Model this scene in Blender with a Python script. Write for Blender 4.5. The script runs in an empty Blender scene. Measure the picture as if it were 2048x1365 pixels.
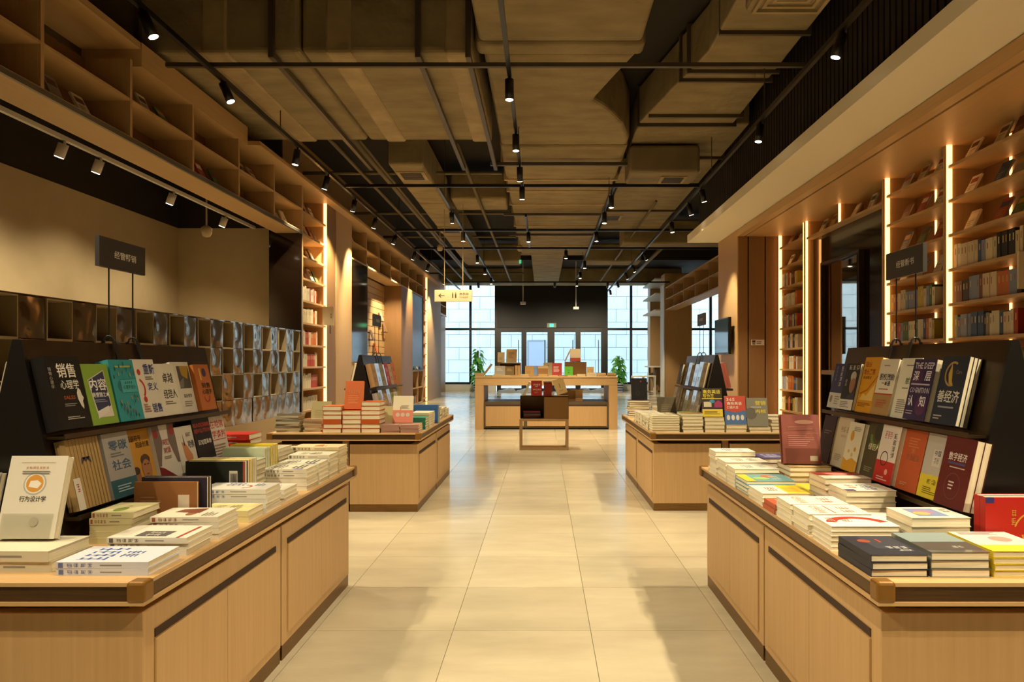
import bpy, math, random
from mathutils import Matrix, Vector
random.seed(7)
SC = bpy.context.scene
COL = SC.collection
# ---------------------------------------------------------------- camera
F_PX, VPX, VPY = 1440.0, 1086.0, 727.0
cam_d = bpy.data.cameras.new('camera')
cam_d.sensor_width = 36.0
cam_d.lens = 36.0 * F_PX / 2048.0
cam_d.shift_x = -(VPX - 1024.0) / 2048.0
cam_d.shift_y = (VPY - 682.5) / 2048.0
cam_d.clip_end = 200
cam = bpy.data.objects.new('camera', cam_d)
cam.location = (0, 0, 1.2)
cam.rotation_euler = (math.pi / 2, 0, 0)
COL.objects.link(cam)
SC.camera = cam
# ---------------------------------------------------------------- sky (overcast daylight)
wd = bpy.data.worlds.new('overcast_sky')
wd.use_nodes = True
wb = wd.node_tree.nodes['Background']
wb.inputs[0].default_value = (0.72, 0.88, 1.0, 1)
wb.inputs[1].default_value = 4.6
SC.world = wd
# ---------------------------------------------------------------- exposure
SC.view_settings.view_transform = 'Standard'
SC.view_settings.look = 'None'
SC.view_settings.gamma = 1.0
SC.view_settings.use_curve_mapping = False
SC.view_settings.exposure = 0.12
SC.cycles.adaptive_threshold = 0.1
SC.cycles.max_bounces = 6
SC.cycles.diffuse_bounces = 3
SC.cycles.glossy_bounces = 3
SC.cycles.transparent_max_bounces = 8
SPOT_W = 480.0            # one track spotlight
WARM = (1.0, 0.83, 0.56)
LED_S = 4.6

# ================================================================ helpers
def lin(h):
    if not isinstance(h, str): return tuple(h)
    h = h.lstrip('#')
    o = []
    for i in (0, 2, 4):
        c = int(h[i:i+2], 16) / 255.0
        o.append(c / 12.92 if c <= .04045 else ((c + .055) / 1.055) ** 2.4)
    return tuple(o)

MATS = {}
def mat(name, col='808080', rough=.6, metal=0.0, emit=0.0, spec=.5, coat=0.0):
    if name in MATS: return MATS[name]
    m = bpy.data.materials.new(name); m.use_nodes = True
    b = m.node_tree.nodes['Principled BSDF']
    b.inputs['Base Color'].default_value = (*lin(col), 1)
    b.inputs['Roughness'].default_value = rough
    b.inputs['Metallic'].default_value = metal
    b.inputs['Specular IOR Level'].default_value = spec
    if coat: b.inputs['Coat Weight'].default_value = coat; b.inputs['Coat Roughness'].default_value = .08
    if emit:
        b.inputs['Emission Color'].default_value = (*lin(col), 1)
        b.inputs['Emission Strength'].default_value = emit
    m.diffuse_color = (*lin(col), 1)
    MATS[name] = m
    return m

def noisy(name, c1, c2, scale=(1, 1, 1), nscale=5.0, detail=4.0, rough=.6, metal=0.0, bump=0.0, bscale=None, bdetail=3, lo=.35, hi=.65, spec=.5, dist=.02):
    """two-tone noise material with optional bump, in object space"""
    m = mat(name, c1, rough, metal, spec=spec)
    nt = m.node_tree; N = nt.nodes; L = nt.links; b = N['Principled BSDF']
    tc = N.new('ShaderNodeTexCoord'); mp = N.new('ShaderNodeMapping')
    mp.inputs['Scale'].default_value = scale
    L.new(tc.outputs['Object'], mp.inputs[0])
    nz = N.new('ShaderNodeTexNoise'); nz.inputs['Scale'].default_value = nscale; nz.inputs['Detail'].default_value = detail
    L.new(mp.outputs[0], nz.inputs[0])
    rp = N.new('ShaderNodeValToRGB')
    rp.color_ramp.elements[0].position = lo; rp.color_ramp.elements[1].position = hi
    rp.color_ramp.elements[0].color = (*lin(c1), 1); rp.color_ramp.elements[1].color = (*lin(c2), 1)
    L.new(nz.outputs[0], rp.inputs[0]); L.new(rp.outputs[0], b.inputs['Base Color'])
    if bump:
        bp = N.new('ShaderNodeBump'); bp.inputs['Strength'].default_value = bump; bp.inputs['Distance'].default_value = dist
        n2 = nz
        if bscale:
            n2 = N.new('ShaderNodeTexNoise'); n2.inputs['Scale'].default_value = bscale; n2.inputs['Detail'].default_value = bdetail
            L.new(tc.outputs['Object'], n2.inputs[0])
        L.new(n2.outputs[0], bp.inputs['Height']); L.new(bp.outputs[0], b.inputs['Normal'])
    return m

class MB:
    """collects shapes; build() links them as ONE mesh object. o = origin subtracted from every coordinate"""
    def __init__(s, o=(0, 0, 0)):
        s.v = []; s.f = []; s.m = []; s.o = o
    def add(s, vs, fs, mi=0):
        n = len(s.v); ox, oy, oz = s.o
        s.v += [(x - ox, y - oy, z - oz) for x, y, z in vs]
        s.f += [tuple(i + n for i in f) for f in fs]; s.m += [mi] * len(fs)
        return s
    def box(s, x0, x1, y0, y1, z0, z1, mi=0):
        if x0 > x1: x0, x1 = x1, x0
        if y0 > y1: y0, y1 = y1, y0
        if z0 > z1: z0, z1 = z1, z0
        v = [(x0,y0,z0),(x1,y0,z0),(x1,y1,z0),(x0,y1,z0),(x0,y0,z1),(x1,y0,z1),(x1,y1,z1),(x0,y1,z1)]
        return s.add(v, [(0,3,2,1),(4,5,6,7),(0,1,5,4),(1,2,6,5),(2,3,7,6),(3,0,4,7)], mi)
    def prism(s, poly, axis, lo, hi, mi=0):
        """poly 2D (counter-clockwise seen from +axis), extruded along axis x/y/z"""
        n = len(poly)
        def p(a, b, t):
            return {'x': (t, a, b), 'y': (a, t, b), 'z': (a, b, t)}[axis]
        v = [p(a, b, lo) for a, b in poly] + [p(a, b, hi) for a, b in poly]
        f = [tuple(range(n - 1, -1, -1)), tuple(range(n, 2 * n))]
        f += [(i, (i + 1) % n, n + (i + 1) % n, n + i) for i in range(n)]
        if axis == 'y': f = [tuple(reversed(q)) for q in f]
        return s.add(v, f, mi)
    def cyl(s, p0, p1, r, n=12, r1=None, mi=0, caps=True):
        p0 = Vector(p0); p1 = Vector(p1); d = (p1 - p0).normalized()
        a = d.orthogonal().normalized(); b = d.cross(a)
        if r1 is None: r1 = r
        v = []
        for p, rr in ((p0, r), (p1, r1)):
            for i in range(n):
                t = 2 * math.pi * i / n
                v.append(tuple(p + (a * math.cos(t) + b * math.sin(t)) * rr))
        f = [(i, (i + 1) % n, n + (i + 1) % n, n + i) for i in range(n)]
        if caps: f += [tuple(range(n - 1, -1, -1)), tuple(range(n, 2 * n))]
        return s.add(v, f, mi)
    def tube(s, pts, r, n=8, mi=0):
        for a, b in zip(pts[:-1], pts[1:]): s.cyl(a, b, r, n, mi=mi)
        return s
    def lathe(s, prof, n=20, mi=0):
        v = []; f = []
        for r, z in prof:
            for i in range(n):
                t = 2 * math.pi * i / n; v.append((r * math.cos(t), r * math.sin(t), z))
        for k in range(len(prof) - 1):
            for i in range(n):
                f.append((k*n+i, k*n+(i+1) % n, (k+1)*n+(i+1) % n, (k+1)*n+i))
        return s.add(v, f, mi)
    def mesh(s, name, mats=(), smooth=False):
        me = bpy.data.meshes.new(name); me.from_pydata(s.v, [], s.f)
        for m in mats: me.materials.append(m)
        if len(mats) > 1: me.polygons.foreach_set('material_index', s.m)
        if smooth: me.polygons.foreach_set('use_smooth', [True] * len(me.polygons))
        me.update(); return me
    def build(s, name, mats=None, parent=None, loc=None, rot=None, smooth=False, bevel=0, seg=2):
        if mats is None: mats = []
        if not isinstance(mats, (list, tuple)): mats = [mats]
        o = bpy.data.objects.new(name, s.mesh(name, mats, smooth)); COL.objects.link(o)
        if parent is not None: o.parent = parent
        if loc is not None: o.location = loc
        elif parent is None and s.o != (0, 0, 0): o.location = s.o
        if rot is not None: o.rotation_euler = rot
        if bevel:
            b = o.modifiers.new('bevel', 'BEVEL'); b.width = bevel; b.segments = seg; b.limit_method = 'ANGLE'
        return o

def inst(name, me, parent=None, loc=(0, 0, 0), rot=None, m=None):
    o = bpy.data.objects.new(name, me); COL.objects.link(o)
    if parent is not None: o.parent = parent
    o.location = loc
    if rot is not None: o.rotation_euler = rot
    if m is not None:
        o.material_slots[0].link = 'OBJECT'; o.material_slots[0].material = m
    return o

LABELS = {}
def tag(o, label, cat, group=None, kind=None):
    LABELS[label] = LABELS.get(label, 0) + 1
    o['label'] = label; o['category'] = cat
    if group: o['group'] = group
    if kind: o['kind'] = kind
    return o
def thing(name, label, cat, loc=(0, 0, 0), rotz=0.0, group=None):
    o = bpy.data.objects.new(name, None); COL.objects.link(o)
    o.empty_display_size = .1
    o.location = loc; o.rotation_euler = (0, 0, rotz)
    return tag(o, label, cat, group)
def struct(o, label, cat):
    o['kind'] = 'structure'; o['label'] = label; o['category'] = cat
    return o

ORD = ['first','second','third','fourth','fifth','sixth','seventh','eighth','ninth','tenth','eleventh','twelfth','thirteenth','fourteenth','fifteenth','sixteenth','seventeenth','eighteenth','nineteenth','twentieth']
TEXTS = {}
TMP = bpy.data.scenes.new('type_setting')
def text_geo(s):
    """verts, faces of a string set in the built-in font, height 1, left aligned at 0"""
    if s in TEXTS: return TEXTS[s]
    c = bpy.data.curves.new('t', 'FONT'); c.body = s; c.size = 1.0; c.resolution_u = 1; c.offset = .012
    o = bpy.data.objects.new('t', c); TMP.collection.objects.link(o)
    with bpy.context.temp_override(scene=TMP, view_layer=TMP.view_layers[0]):
        me = bpy.data.meshes.new_from_object(o.evaluated_get(bpy.context.evaluated_depsgraph_get()))
    v = [tuple(p.co) for p in me.vertices]; f = [tuple(p.vertices) for p in me.polygons]
    bpy.data.objects.remove(o); bpy.data.curves.remove(c); bpy.data.meshes.remove(me)
    x0 = min(p[0] for p in v); x1 = max(p[0] for p in v); y0 = min(p[1] for p in v); y1 = max(p[1] for p in v)
    v = [((x - x0), (y - y0), 0) for x, y, z in v]
    TEXTS[s] = (v, f, x1 - x0, y1 - y0)
    return TEXTS[s]
LEGIBLE = set('经管畅销 经管新书 销售 心理学 SALES 内容 是营销之本 心理学诡计 重新 定义 卓越 经理人 零碳 社会 超级符号 超级创意 关键 对话 哈佛 谈判 BLOCKCHAIN REVOLUTION 区块链革命 在哈佛 学谈判 硅谷 增长黑客 实战笔记 股权激励 一本通 赋能 深 层 COGNITION 认 知 善经济 Care 绿巨人 中国 数字经济 行为设计学 商务英语 写作王 365 口语大全 营销 内核 洗手间 TOILET 销售心理学'.split()) | {'THE DEEP'}
def glyph_geo(s):
    """print too blurred to read in the photograph: stroke clusters of character size"""
    k = '~' + s
    if k in TEXTS: return TEXTS[k]
    r = random.Random(s); v = []; f = []
    def bar(x0, y0, x1, y1, t, vert=False):
        n = len(v); d = (t, 0) if vert else (0, t)
        v.extend([(x0, y0, 0), (x1, y1, 0), (x1 + d[0], y1 + d[1], 0), (x0 + d[0], y0 + d[1], 0)]); f.append((n, n + 1, n + 2, n + 3) if not vert else (n + 3, n + 2, n + 1, n))
    for i in range(len(s)):
        o = i * 1.08
        for q in range(4): y = .05 + q * .26 + r.uniform(-.04, .04); a = r.uniform(0, .25); bar(o + a, y, o + r.uniform(.75, 1), y + r.uniform(0, .03), .085)
        for q in range(2): x = o + r.uniform(.1, .85); bar(x, r.uniform(0, .3), x + r.uniform(-.08, .08), r.uniform(.75, 1), .085, True)
    TEXTS[k] = (v, f, len(s) * 1.08 - .08, 1.0)
    return TEXTS[k]
def geo(s, whole=None): return text_geo(s) if (whole or s) in LEGIBLE else glyph_geo(s)
def ink(c, e=0.0):
    return mat('ink_' + c, c, .55)
def print_mesh(ops, w, h, z, name='cover_print'):
    """flat print on a face w x h at height z. ops: r rect, c disc, a ring arc, p polygon, t text (fits width), v vertical text"""
    mb = MB(); mats = []; ids = {}
    def mi(c):
        if c not in ids: ids[c] = len(mats); mats.append(ink(c))
        return ids[c]
    for k, op in enumerate(ops):
        zz = z + .0003 + .00018 * k
        if op[0] == 'r':
            _, u0, v0, u1, v1, c = op
            mb.add([(u0*w, v0*h, zz), (u1*w, v0*h, zz), (u1*w, v1*h, zz), (u0*w, v1*h, zz)], [(0, 1, 2, 3)], mi(c))
        elif op[0] == 'p':
            mb.add([(u*w, v*h, zz) for u, v in op[1]], [tuple(range(len(op[1])))], mi(op[2]))
        elif op[0] == 'c':
            _, u, v, r, c = op[:5]; ry = op[5] if len(op) > 5 else r
            n = 20
            mb.add([(u*w + r*w*math.cos(6.2832*i/n), v*h + ry*w*math.sin(6.2832*i/n), zz) for i in range(n)], [tuple(range(n))], mi(c))
        elif op[0] == 'a':
            _, u, v, r, th, a0, a1, c = op
            n = 18; vs = []
            for i in range(n + 1):
                t = math.radians(a0 + (a1 - a0) * i / n)
                for q in (r, r - th): vs.append((u*w + q*w*math.cos(t), v*h + q*w*math.sin(t), zz))
            mb.add(vs, [(2*i+1, 2*i, 2*i+2, 2*i+3) for i in range(n)], mi(c))
        elif op[0] == 't':
            _, s, u0, v0, u1, v1, c = op     # text stretched into the box
            v, f, tw, th = geo(s)
            mb.add([(u0*w + x/tw*(u1-u0)*w, v0*h + y/th*(v1-v0)*h, zz) for x, y, _z in v], f, mi(c))
        elif op[0] == 'v':                    # characters one below another
            _, s, u0, v0, u1, v1, c = op
            n = len(s); hh = (v1 - v0) / n
            for i, ch in enumerate(s):
                v, f, tw, th = geo(ch, s); b0 = v1 - (i + 1) * hh
                mb.add([(u0*w + x/tw*(u1-u0)*w, (b0 + .08*hh)*h + y/th*hh*.84*h, zz) for x, y, _z in v], f, mi(c))
    return mb.mesh(name, mats)
def lines(u0, u1, v0, v1, n, c, ragged=True):
    r = random.Random(int(u0*100 + v0*1000 + n)); out = []
    for i in range(n):
        y = v0 + (v1 - v0) * (i + .5) / n
        out.append(('r', u0, y - .22*(v1-v0)/n, u0 + (u1-u0)*(r.uniform(.55, 1) if ragged else 1), y + .22*(v1-v0)/n, c))
    return out

# ================================================================ materials
WOOD = noisy('oak_laminate', 'bd9867', 'b4905f', (30, 30, 1.1), 2.2, 4, .5, lo=.3, hi=.7)
WOODH = noisy('oak_laminate_horizontal', 'c09c6a', 'b89462', (30, 1.1, 30), 2.2, 4, .48, lo=.3, hi=.7)
WOODX = noisy('oak_laminate_crosswise', 'c09c6a', 'b89462', (1.1, 30, 30), 2.2, 4, .48, lo=.3, hi=.7)
WOODD = noisy('walnut_brown_veneer', '8c673c', '84603a', (30, 30, 1.1), 2.2, 4, .5, lo=.3, hi=.7)
BRONZE = noisy('brushed_bronze', '6a5034', '5c452c', (2, 60, 60), 4, 3, .42, .75)
PLBR = noisy('bronze_plinth', '8a6a40', '7a5c36', (2, 60, 60), 4, 3, .36, .9)
BRASS = mat('bronze_cap', '80591f', .4, .25)
DARKGAP = mat('dark_recess', '3a2614', .8)
BLACK = mat('black_powdercoat', '14110e', .38)
BLACKM = mat('black_matt', '171310', .75)
RACK = noisy('dark_bronze_steel', '46341f', '3c2c1c', (3, 3, 3), 3, 3, .33, .6)
DARKGLASS = mat('smoked_glass_panel', '1c120b', .07, 0.0, spec=.8)
MIRROR = mat('grey_mirror', 'a89c90', .03, 1.0)
STEEL = noisy('polished_steel', 'b09c88', 'a08c7a', (1, 1, 1), 2, 2, .1, 1.0, bump=.5, bscale=6.0, bdetail=0, dist=.03)
CREAM = noisy('cream_plaster', 'c8b48c', 'c2ae86', (1, 1, 1), 3, 4, .85, bump=.05, bscale=60)
CREAM2 = mat('white_soffit_paint', 'ece2c8', .8)
TAN = mat('tan_paint', 'c0a57c', .8)
DUCT = noisy('duct_insulation', '988762', '83724f', (1, 2.2, 1), 1.6, 5, .85, bump=.55, bscale=5.0, dist=.05)
DUCTT = noisy('duct_tape_band', 'b09a6e', '9c8660', (1, 1, 1), 3, 4, .7, bump=.4, bscale=9.0, dist=.03)
METALD = mat('galvanised_dark', '5c5142', .5, .4)
CEIL = mat('dark_ceiling_paint', '2a241c', .9)
TRACK = mat('black_track', '100e0c', .35)
WHITE = mat('white_metal', 'd9d2c2', .5)
GLASSM = None
def glass(name, tint=(1, 1, 1), gloss=.07):
    m = bpy.data.materials.new(name); m.use_nodes = True; nt = m.node_tree; nt.nodes.clear()
    o = nt.nodes.new('ShaderNodeOutputMaterial'); mx = nt.nodes.new('ShaderNodeMixShader')
    t = nt.nodes.new('ShaderNodeBsdfTransparent'); g = nt.nodes.new('ShaderNodeBsdfGlossy')
    t.inputs[0].default_value = (*tint, 1); g.inputs['Roughness'].default_value = .02
    mx.inputs[0].default_value = gloss
    nt.links.new(t.outputs[0], mx.inputs[1]); nt.links.new(g.outputs[0], mx.inputs[2]); nt.links.new(mx.outputs[0], o.inputs[0])
    MATS[name] = m; return m
PANE = glass('window_glass')
ACRYL = glass('clear_acrylic', (.97, .97, .95), .10)
PAGES = noisy('book_pages', 'efe4c4', 'dccfae', (2, 2, 260), 2.0, 2, .8, lo=.3, hi=.7)
LED = mat('led_strip', (1.0, .45, .135), .5, emit=LED_S)
LEDW = mat('spot_lens', (1.0, .86, .62), .5, emit=14.0)
def paint(c, rough=.5): return mat('cover_' + c, c, rough, spec=.35)
def wrap(c): return mat('wrapped_' + c, c, .3, .15, spec=.8, coat=1.0)

# floor finish: beige stone tile with streaks; joints continue as a pattern far away
def floor_mat(name, joints):
    m = mat(name, 'b5aa90', .33)
    nt = m.node_tree; N = nt.nodes; L = nt.links; b = N['Principled BSDF']
    g = N.new('ShaderNodeNewGeometry'); mp = N.new('ShaderNodeMapping'); mp.inputs['Scale'].default_value = (.55, 1.6, 1)
    L.new(g.outputs['Position'], mp.inputs[0])
    nz = N.new('ShaderNodeTexNoise'); nz.inputs['Scale'].default_value = 1.7; nz.inputs['Detail'].default_value = 8; nz.inputs['Roughness'].default_value = .65
    L.new(mp.outputs[0], nz.inputs[0])
    rp = N.new('ShaderNodeValToRGB'); rp.color_ramp.elements[0].position = .32; rp.color_ramp.elements[1].position = .62
    rp.color_ramp.elements[0].color = (*lin('a89d83'), 1); rp.color_ramp.elements[1].color = (*lin('b9ae92'), 1)
    L.new(nz.outputs[0], rp.inputs[0])
    oi = N.new('ShaderNodeObjectInfo'); mr = N.new('ShaderNodeMapRange')
    mr.inputs['To Min'].default_value = .9; mr.inputs['To Max'].default_value = 1.05
    L.new(oi.outputs['Random'], mr.inputs[0])
    mu = N.new('ShaderNodeMix'); mu.data_type = 'RGBA'; mu.blend_type = 'MULTIPLY'; mu.inputs[0].default_value = 1
    L.new(rp.outputs[0], mu.inputs[6]); L.new(mr.outputs[0], mu.inputs[7])
    last = mu.outputs[2]
    if joints:
        br = N.new('ShaderNodeTexBrick'); br.offset = 0; br.inputs['Scale'].default_value = 1
        br.inputs['Brick Width'].default_value = .617; br.inputs['Row Height'].default_value = .617; br.inputs['Mortar Size'].default_value = .004
        br.inputs['Color1'].default_value = (1, 1, 1, 1); br.inputs['Color2'].default_value = (.94, .94, .94, 1); br.inputs['Mortar'].default_value = (.78, .75, .7, 1)
        m2 = N.new('ShaderNodeMapping'); m2.inputs['Location'].default_value = (.404, -3.228, 0)
        L.new(g.outputs['Position'], m2.inputs[0]); L.new(m2.outputs[0], br.inputs[0])
        x = N.new('ShaderNodeMix'); x.data_type = 'RGBA'; x.blend_type = 'MULTIPLY'; x.inputs[0].default_value = 1
        L.new(last, x.inputs[6]); L.new(br.outputs[0], x.inputs[7]); last = x.outputs[2]
    L.new(last, b.inputs['Base Color'])
    n3 = N.new('ShaderNodeMapRange'); n3.inputs['To Min'].default_value = .13; n3.inputs['To Max'].default_value = .25
    L.new(nz.outputs[0], n3.inputs[0]); L.new(n3.outputs[0], b.inputs['Roughness'])
    return m
TILE = floor_mat('stone_tile', False)
FLOORM = floor_mat('stone_floor_far', True)
# ================================================================ the setting
TZ = .617; TX0 = -.404; TY0 = 3.228
fl = MB()
fl.box(-6, 8, -3.2, 2.611, -.2, 0, 1); fl.box(-6, 8, 11.249, 31.2, -.2, 0, 1)
fl.box(-6, -4.106, 2.611, 11.249, -.2, 0, 1); fl.box(4.532, 8, 2.611, 11.249, -.2, 0, 1)
fl.box(-4.106, 4.532, 2.611, 11.249, -.2, -.004, 0)
floor = struct(fl.build('floor', [mat('grout', '948971', .9), FLOORM]), 'beige grey stone tile floor of the shop', 'floor')
tm = MB().box(0, TZ - .003, 0, TZ - .003, -.004, 0).mesh('tile', [TILE])
for j in range(-1, 13):
    for i in range(-6, 8):
        inst('tile', tm, floor, (TX0 + i * TZ + .002, TY0 + j * TZ + .002, 0))
struct(MB().box(-6, 8, -3.2, 31.2, 5.05, 5.2).build('ceiling', CEIL), 'dark painted concrete ceiling above the ducts', 'ceiling')
struct(MB().box(-6, 8, -3.2, -3.0, 0, 5.05).build('wall_back', CREAM), 'cream wall behind the camera', 'wall')
w = struct(MB().box(-5.9, -5.78, -3, 11.5, 0, 3.34).build('wall_left', CREAM), 'cream plaster wall of the alcove behind the steel boxes', 'wall')
MB().box(-5.9, -5.79, -3, 11.5, 3.34, 5.05).build('dark_upper_wall', CEIL, w)
w = struct(MB().box(-5.78, -4.16, 11.4, 11.5, 0, 3.34).build('wall_alcove', CREAM), 'cream end wall of the alcove beside the dark panel', 'wall')
MB().box(-5.78, -4.16, 11.41, 11.5, 3.34, 5.05).build('dark_upper_wall', CEIL, w)
struct(MB().box(-4.35, -4.2, 11.5, 31, 0, 5.05).build('wall_left_rear', WOOD), 'wood panelled wall behind the far left shelves', 'wall')
struct(MB().box(4.45, 4.6, -3, 13.6, 0, 5.05).build('wall_right', WOODD), 'brown wall behind the lit right bookcases', 'wall')
struct(MB().box(4.45, 8, 13.6, 13.75, 0, 5.05).build('wall_return', CREAM), 'cream return wall behind the television column', 'wall')
struct(MB().box(7.6, 7.75, 13.75, 31, 0, 5.05).build('wall_right_rear', CREAM), 'cream side wall far right beyond the bookshelves', 'wall')

# ---- window wall, far end (Y = 31)
FRAME = mat('black_window_frame', '0c0c0e', .4)
PLINTH = mat('white_window_plinth', 'cfcabd', .6)
YW = 31.0; S = YW / F_PX
def wx(px): return (px - VPX) * S
def wz(py): return 1.2 - (py - VPY) * S
def window(n, x0, x1, z0, z1, vs, hs, label):
    root = bpy.data.objects.new('window_%d' % n, None); COL.objects.link(root); root.location = (x0, YW, z0)
    struct(root, label, 'window')
    O = (x0, YW, z0); t = .05
    for x in [x0] + vs + [x1]: MB(O).box(x - t, x + t, YW - .06, YW + .06, z0, z1).build('mullion', FRAME, root)
    for z in [z0] + hs + [z1]: MB(O).box(x0 + t, x1 - t, YW - .05, YW + .05, z - t, z + t).build('transom', FRAME, root)
    xs = [x0] + vs + [x1]; zs = [z0] + hs + [z1]
    for a, b in zip(xs[:-1], xs[1:]):
        for c, d in zip(zs[:-1], zs[1:]): MB(O).box(a + t, b - t, YW - .006, YW + .006, c + t, d - t).build('pane', PANE, root)
ZT = 4.75
window(1, wx(880), wx(992), wz(767), ZT, [wx(941)], [wz(659)], 'tall black framed window left of the entrance')
window(2, wx(1213), wx(1500), wz(767), ZT, [wx(1262), wx(1330), wx(1421)], [wz(659)], 'tall black framed window right of the entrance')
for i, (a, b) in enumerate(((-4.6, wx(992)), (wx(1213), 7.6))):
    struct(MB().box(a, b, YW - .22, YW + .1, 0, wz(767) - .05).build('trim_%d' % (i + 1), PLINTH), 'white plinth under the %s window' % ('left', 'right')[i], 'plinth')
struct(MB().box(-4.6, 7.6, YW - .1, YW + .1, ZT + .05, 5.05).build('wall_front', CEIL), 'dark wall strip above the far windows', 'wall')
struct(MB().box(-4.6, wx(880) - .05, YW - .1, YW + .1, wz(767) - .05, ZT + .05).build('wall_front_corner', CREAM), 'wall corner left of the far window', 'wall')
struct(MB().box(wx(1500) + .05, 7.6, YW - .1, YW + .1, wz(767) - .05, ZT + .05).build('wall_front_right', CREAM), 'wall piece right of the far window', 'wall')
dx0, dx1 = wx(994), wx(1211.5)
struct(MB().box(dx0, dx1, YW - .14, YW + .1, wz(656), ZT + .05).build('wall_entrance_panel', mat('black_entrance_panel', '0a0908', .45)), 'black panel above the glazed entrance doors', 'wall')
O = (dx0, YW, 0)
root = bpy.data.objects.new('door_1', None); COL.objects.link(root); root.location = O
struct(root, 'black framed glazed entrance doors at the far end', 'door')
panes = [(1002, 1043), (1053, 1095), (1109, 1151), (1161, 1202)]
edges = [994] + [p for ab in panes for p in ab] + [1211.5]
for a, b in zip(edges[0::2], edges[1::2]): MB(O).box(wx(a), wx(b), YW - .09, YW + .09, 0, wz(656)).build('door_post', FRAME, root)
for a, b in panes:
    MB(O).box(wx(a), wx(b), YW - .07, YW + .07, wz(665), wz(656)).build('door_head', FRAME, root)
    MB(O).box(wx(a), wx(b), YW - .07, YW + .07, 0, .12).build('door_rail', FRAME, root)
    MB(O).box(wx(a), wx(b), YW - .006, YW + .006, .12, wz(665)).build('pane', PANE, root)
    MB(O).cyl((wx(b) - .12, YW - .12, .8), (wx(b) - .12, YW - .12, 2.2), .018, 8).build('pull_bar', mat('steel_bar', '6a6a70', .3, 1), root)

# ---- the building across the street
EXT = noisy('pale_stone_cladding', 'b2c2c8', 'a8b9c0', (1, 1, 1), .8, 3, .8)
ex = thing('facing_building', 'pale stone clad building seen through the far windows', 'building', (0, 38.5, 0))
MB().box(-9, 14, .03, 1, 0, 9).build('backing_wall', mat('cladding_joint', '76848a', .9), ex)
pw, ph = 1.12, .68
pm = MB().box(0, pw - .02, 0, .03, 0, ph - .02).mesh('cladding_panel', [EXT])
for r in range(0, 10):
    for c in range(-7, 11):
        x = c * pw + (.5 * pw if r % 2 else 0) + random.choice((0, .2, -.15)) * 0
        inst('cladding_panel', pm, ex, (x, 0, r * ph + .02))
d = MB(); d.box(-.78, .1, -.03, 0, .02, 2.38); d.build('service_door', mat('grey_blue_door', '8fa0b2', .6), ex)
MB().box(-.84, -.78, -.05, 0, .02, 2.44).box(.1, .16, -.05, 0, .02, 2.44).box(-.78, .1, -.05, 0, 2.38, 2.44).build('door_frame', mat('grey_door_frame', '77858f', .6), ex)
struct(MB().box(-9, 14, 31.2, 39, -.2, -.02).build('ground_outside', mat('pale_paving', 'b4b8b8', .9)), 'pale paving outside the far windows', 'ground')

# ================================================================ left side
XL = -3.66
def shelf_run(name, label, ys, z0, z1, xf, xb, mats, top=True):
    """open two-row cubby run: boards, mid shelves and dividers"""
    O = (xf, ys[0], z0); zm = (z0 + z1) / 2
    r = thing(name, label, 'shelf', O)
    MB(O).box(xf, xb, ys[0], ys[-1], z0, z0 + .035).build('bottom_board', WOODH, r)
    MB(O).box(xb - .02, xb, ys[0], ys[-1], z0 + .035, z1).build('back_panel', WOODD, r)
    if top: MB(O).box(xf, xb, ys[0], ys[-1], z1, z1 + .04).build('top_board', WOODH, r)
    for y in ys: MB(O).box(xf - .003 * (1 if xf < xb else -1), xb, y - .018, y + .018, z0 + .035, z1).build('divider', WOOD, r)
    for a, b in zip(ys[:-1], ys[1:]): MB(O).box(xf, xb, a + .018, b - .018, zm - .012, zm + .012).build('shelf_board', WOODH, r)
    return r, O
ysb = [4.125 + 1.135 * k for k in range(7)]
br, O = shelf_run('bridge_shelf', 'high oak cubby shelf spanning above the alcove opening', ysb, 3.18, 3.9, XL, -4.06, None, top=False)
MB(O).box(XL + .006, XL - .02, ysb[0], ysb[-1], 3.165, 3.205).build('steel_edge_strip', mat('grey_edge_strip', '7c7468', .35, .8), br)
MB(O).box(XL, -4.2, 4.1, 6.55, 4.06, 4.12).build('top_board', WOODH, br)
MB(O).box(XL + .01, -4.2, 6.55, 8.9, 3.9, 4.12).build('top_board', WOODH, br)
MB(O).box(-3.5, -4.2, 8.9, 10.95, 3.9, 3.95).build('top_board', WOODH, br)
# steel box wall under the opening
cw, rh = .2915, .305; y0 = 5.02; nc = 20; zb = .46
O = (XL, y0, zb)
bw = thing('steel_box_wall', 'checkered wall of polished steel boxes below the alcove opening', 'display wall', (XL, y0, 0))
OW = (XL, y0, 0)
MB(OW).box(-3.98, -3.95, 2.0, y0 + nc * cw, 0, zb + 4 * rh).build('back_panel', TAN, bw)
MB(OW).box(XL, -3.95, 2.0, y0 + nc * cw, 0, zb).build('base_panel', TAN, bw)
MB(OW).box(XL + .004, -3.97, 2.0, y0 + nc * cw, zb + 4 * rh, zb + 4 * rh + .012).build('top_cap', STEEL, bw)
BOXIN = mat('beige_box_lining', 'a08e6e', .7)
pmsh = MB().box(-.012, 0, .003, cw - .003, .003, rh - .003).mesh('steel_panel', [STEEL])
cm = MB()
e = .01
cm.box(-.29, 0, 0, e, 0, rh); cm.box(-.29, 0, cw - e, cw, 0, rh); cm.box(-.29, 0, e, cw - e, 0, e); cm.box(-.29, 0, e, cw - e, rh - e, rh); cm.box(-.29, -.28, e, cw - e, e, rh - e)
cmsh = cm.mesh('open_box', [BOXIN])
box_books = []
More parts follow.
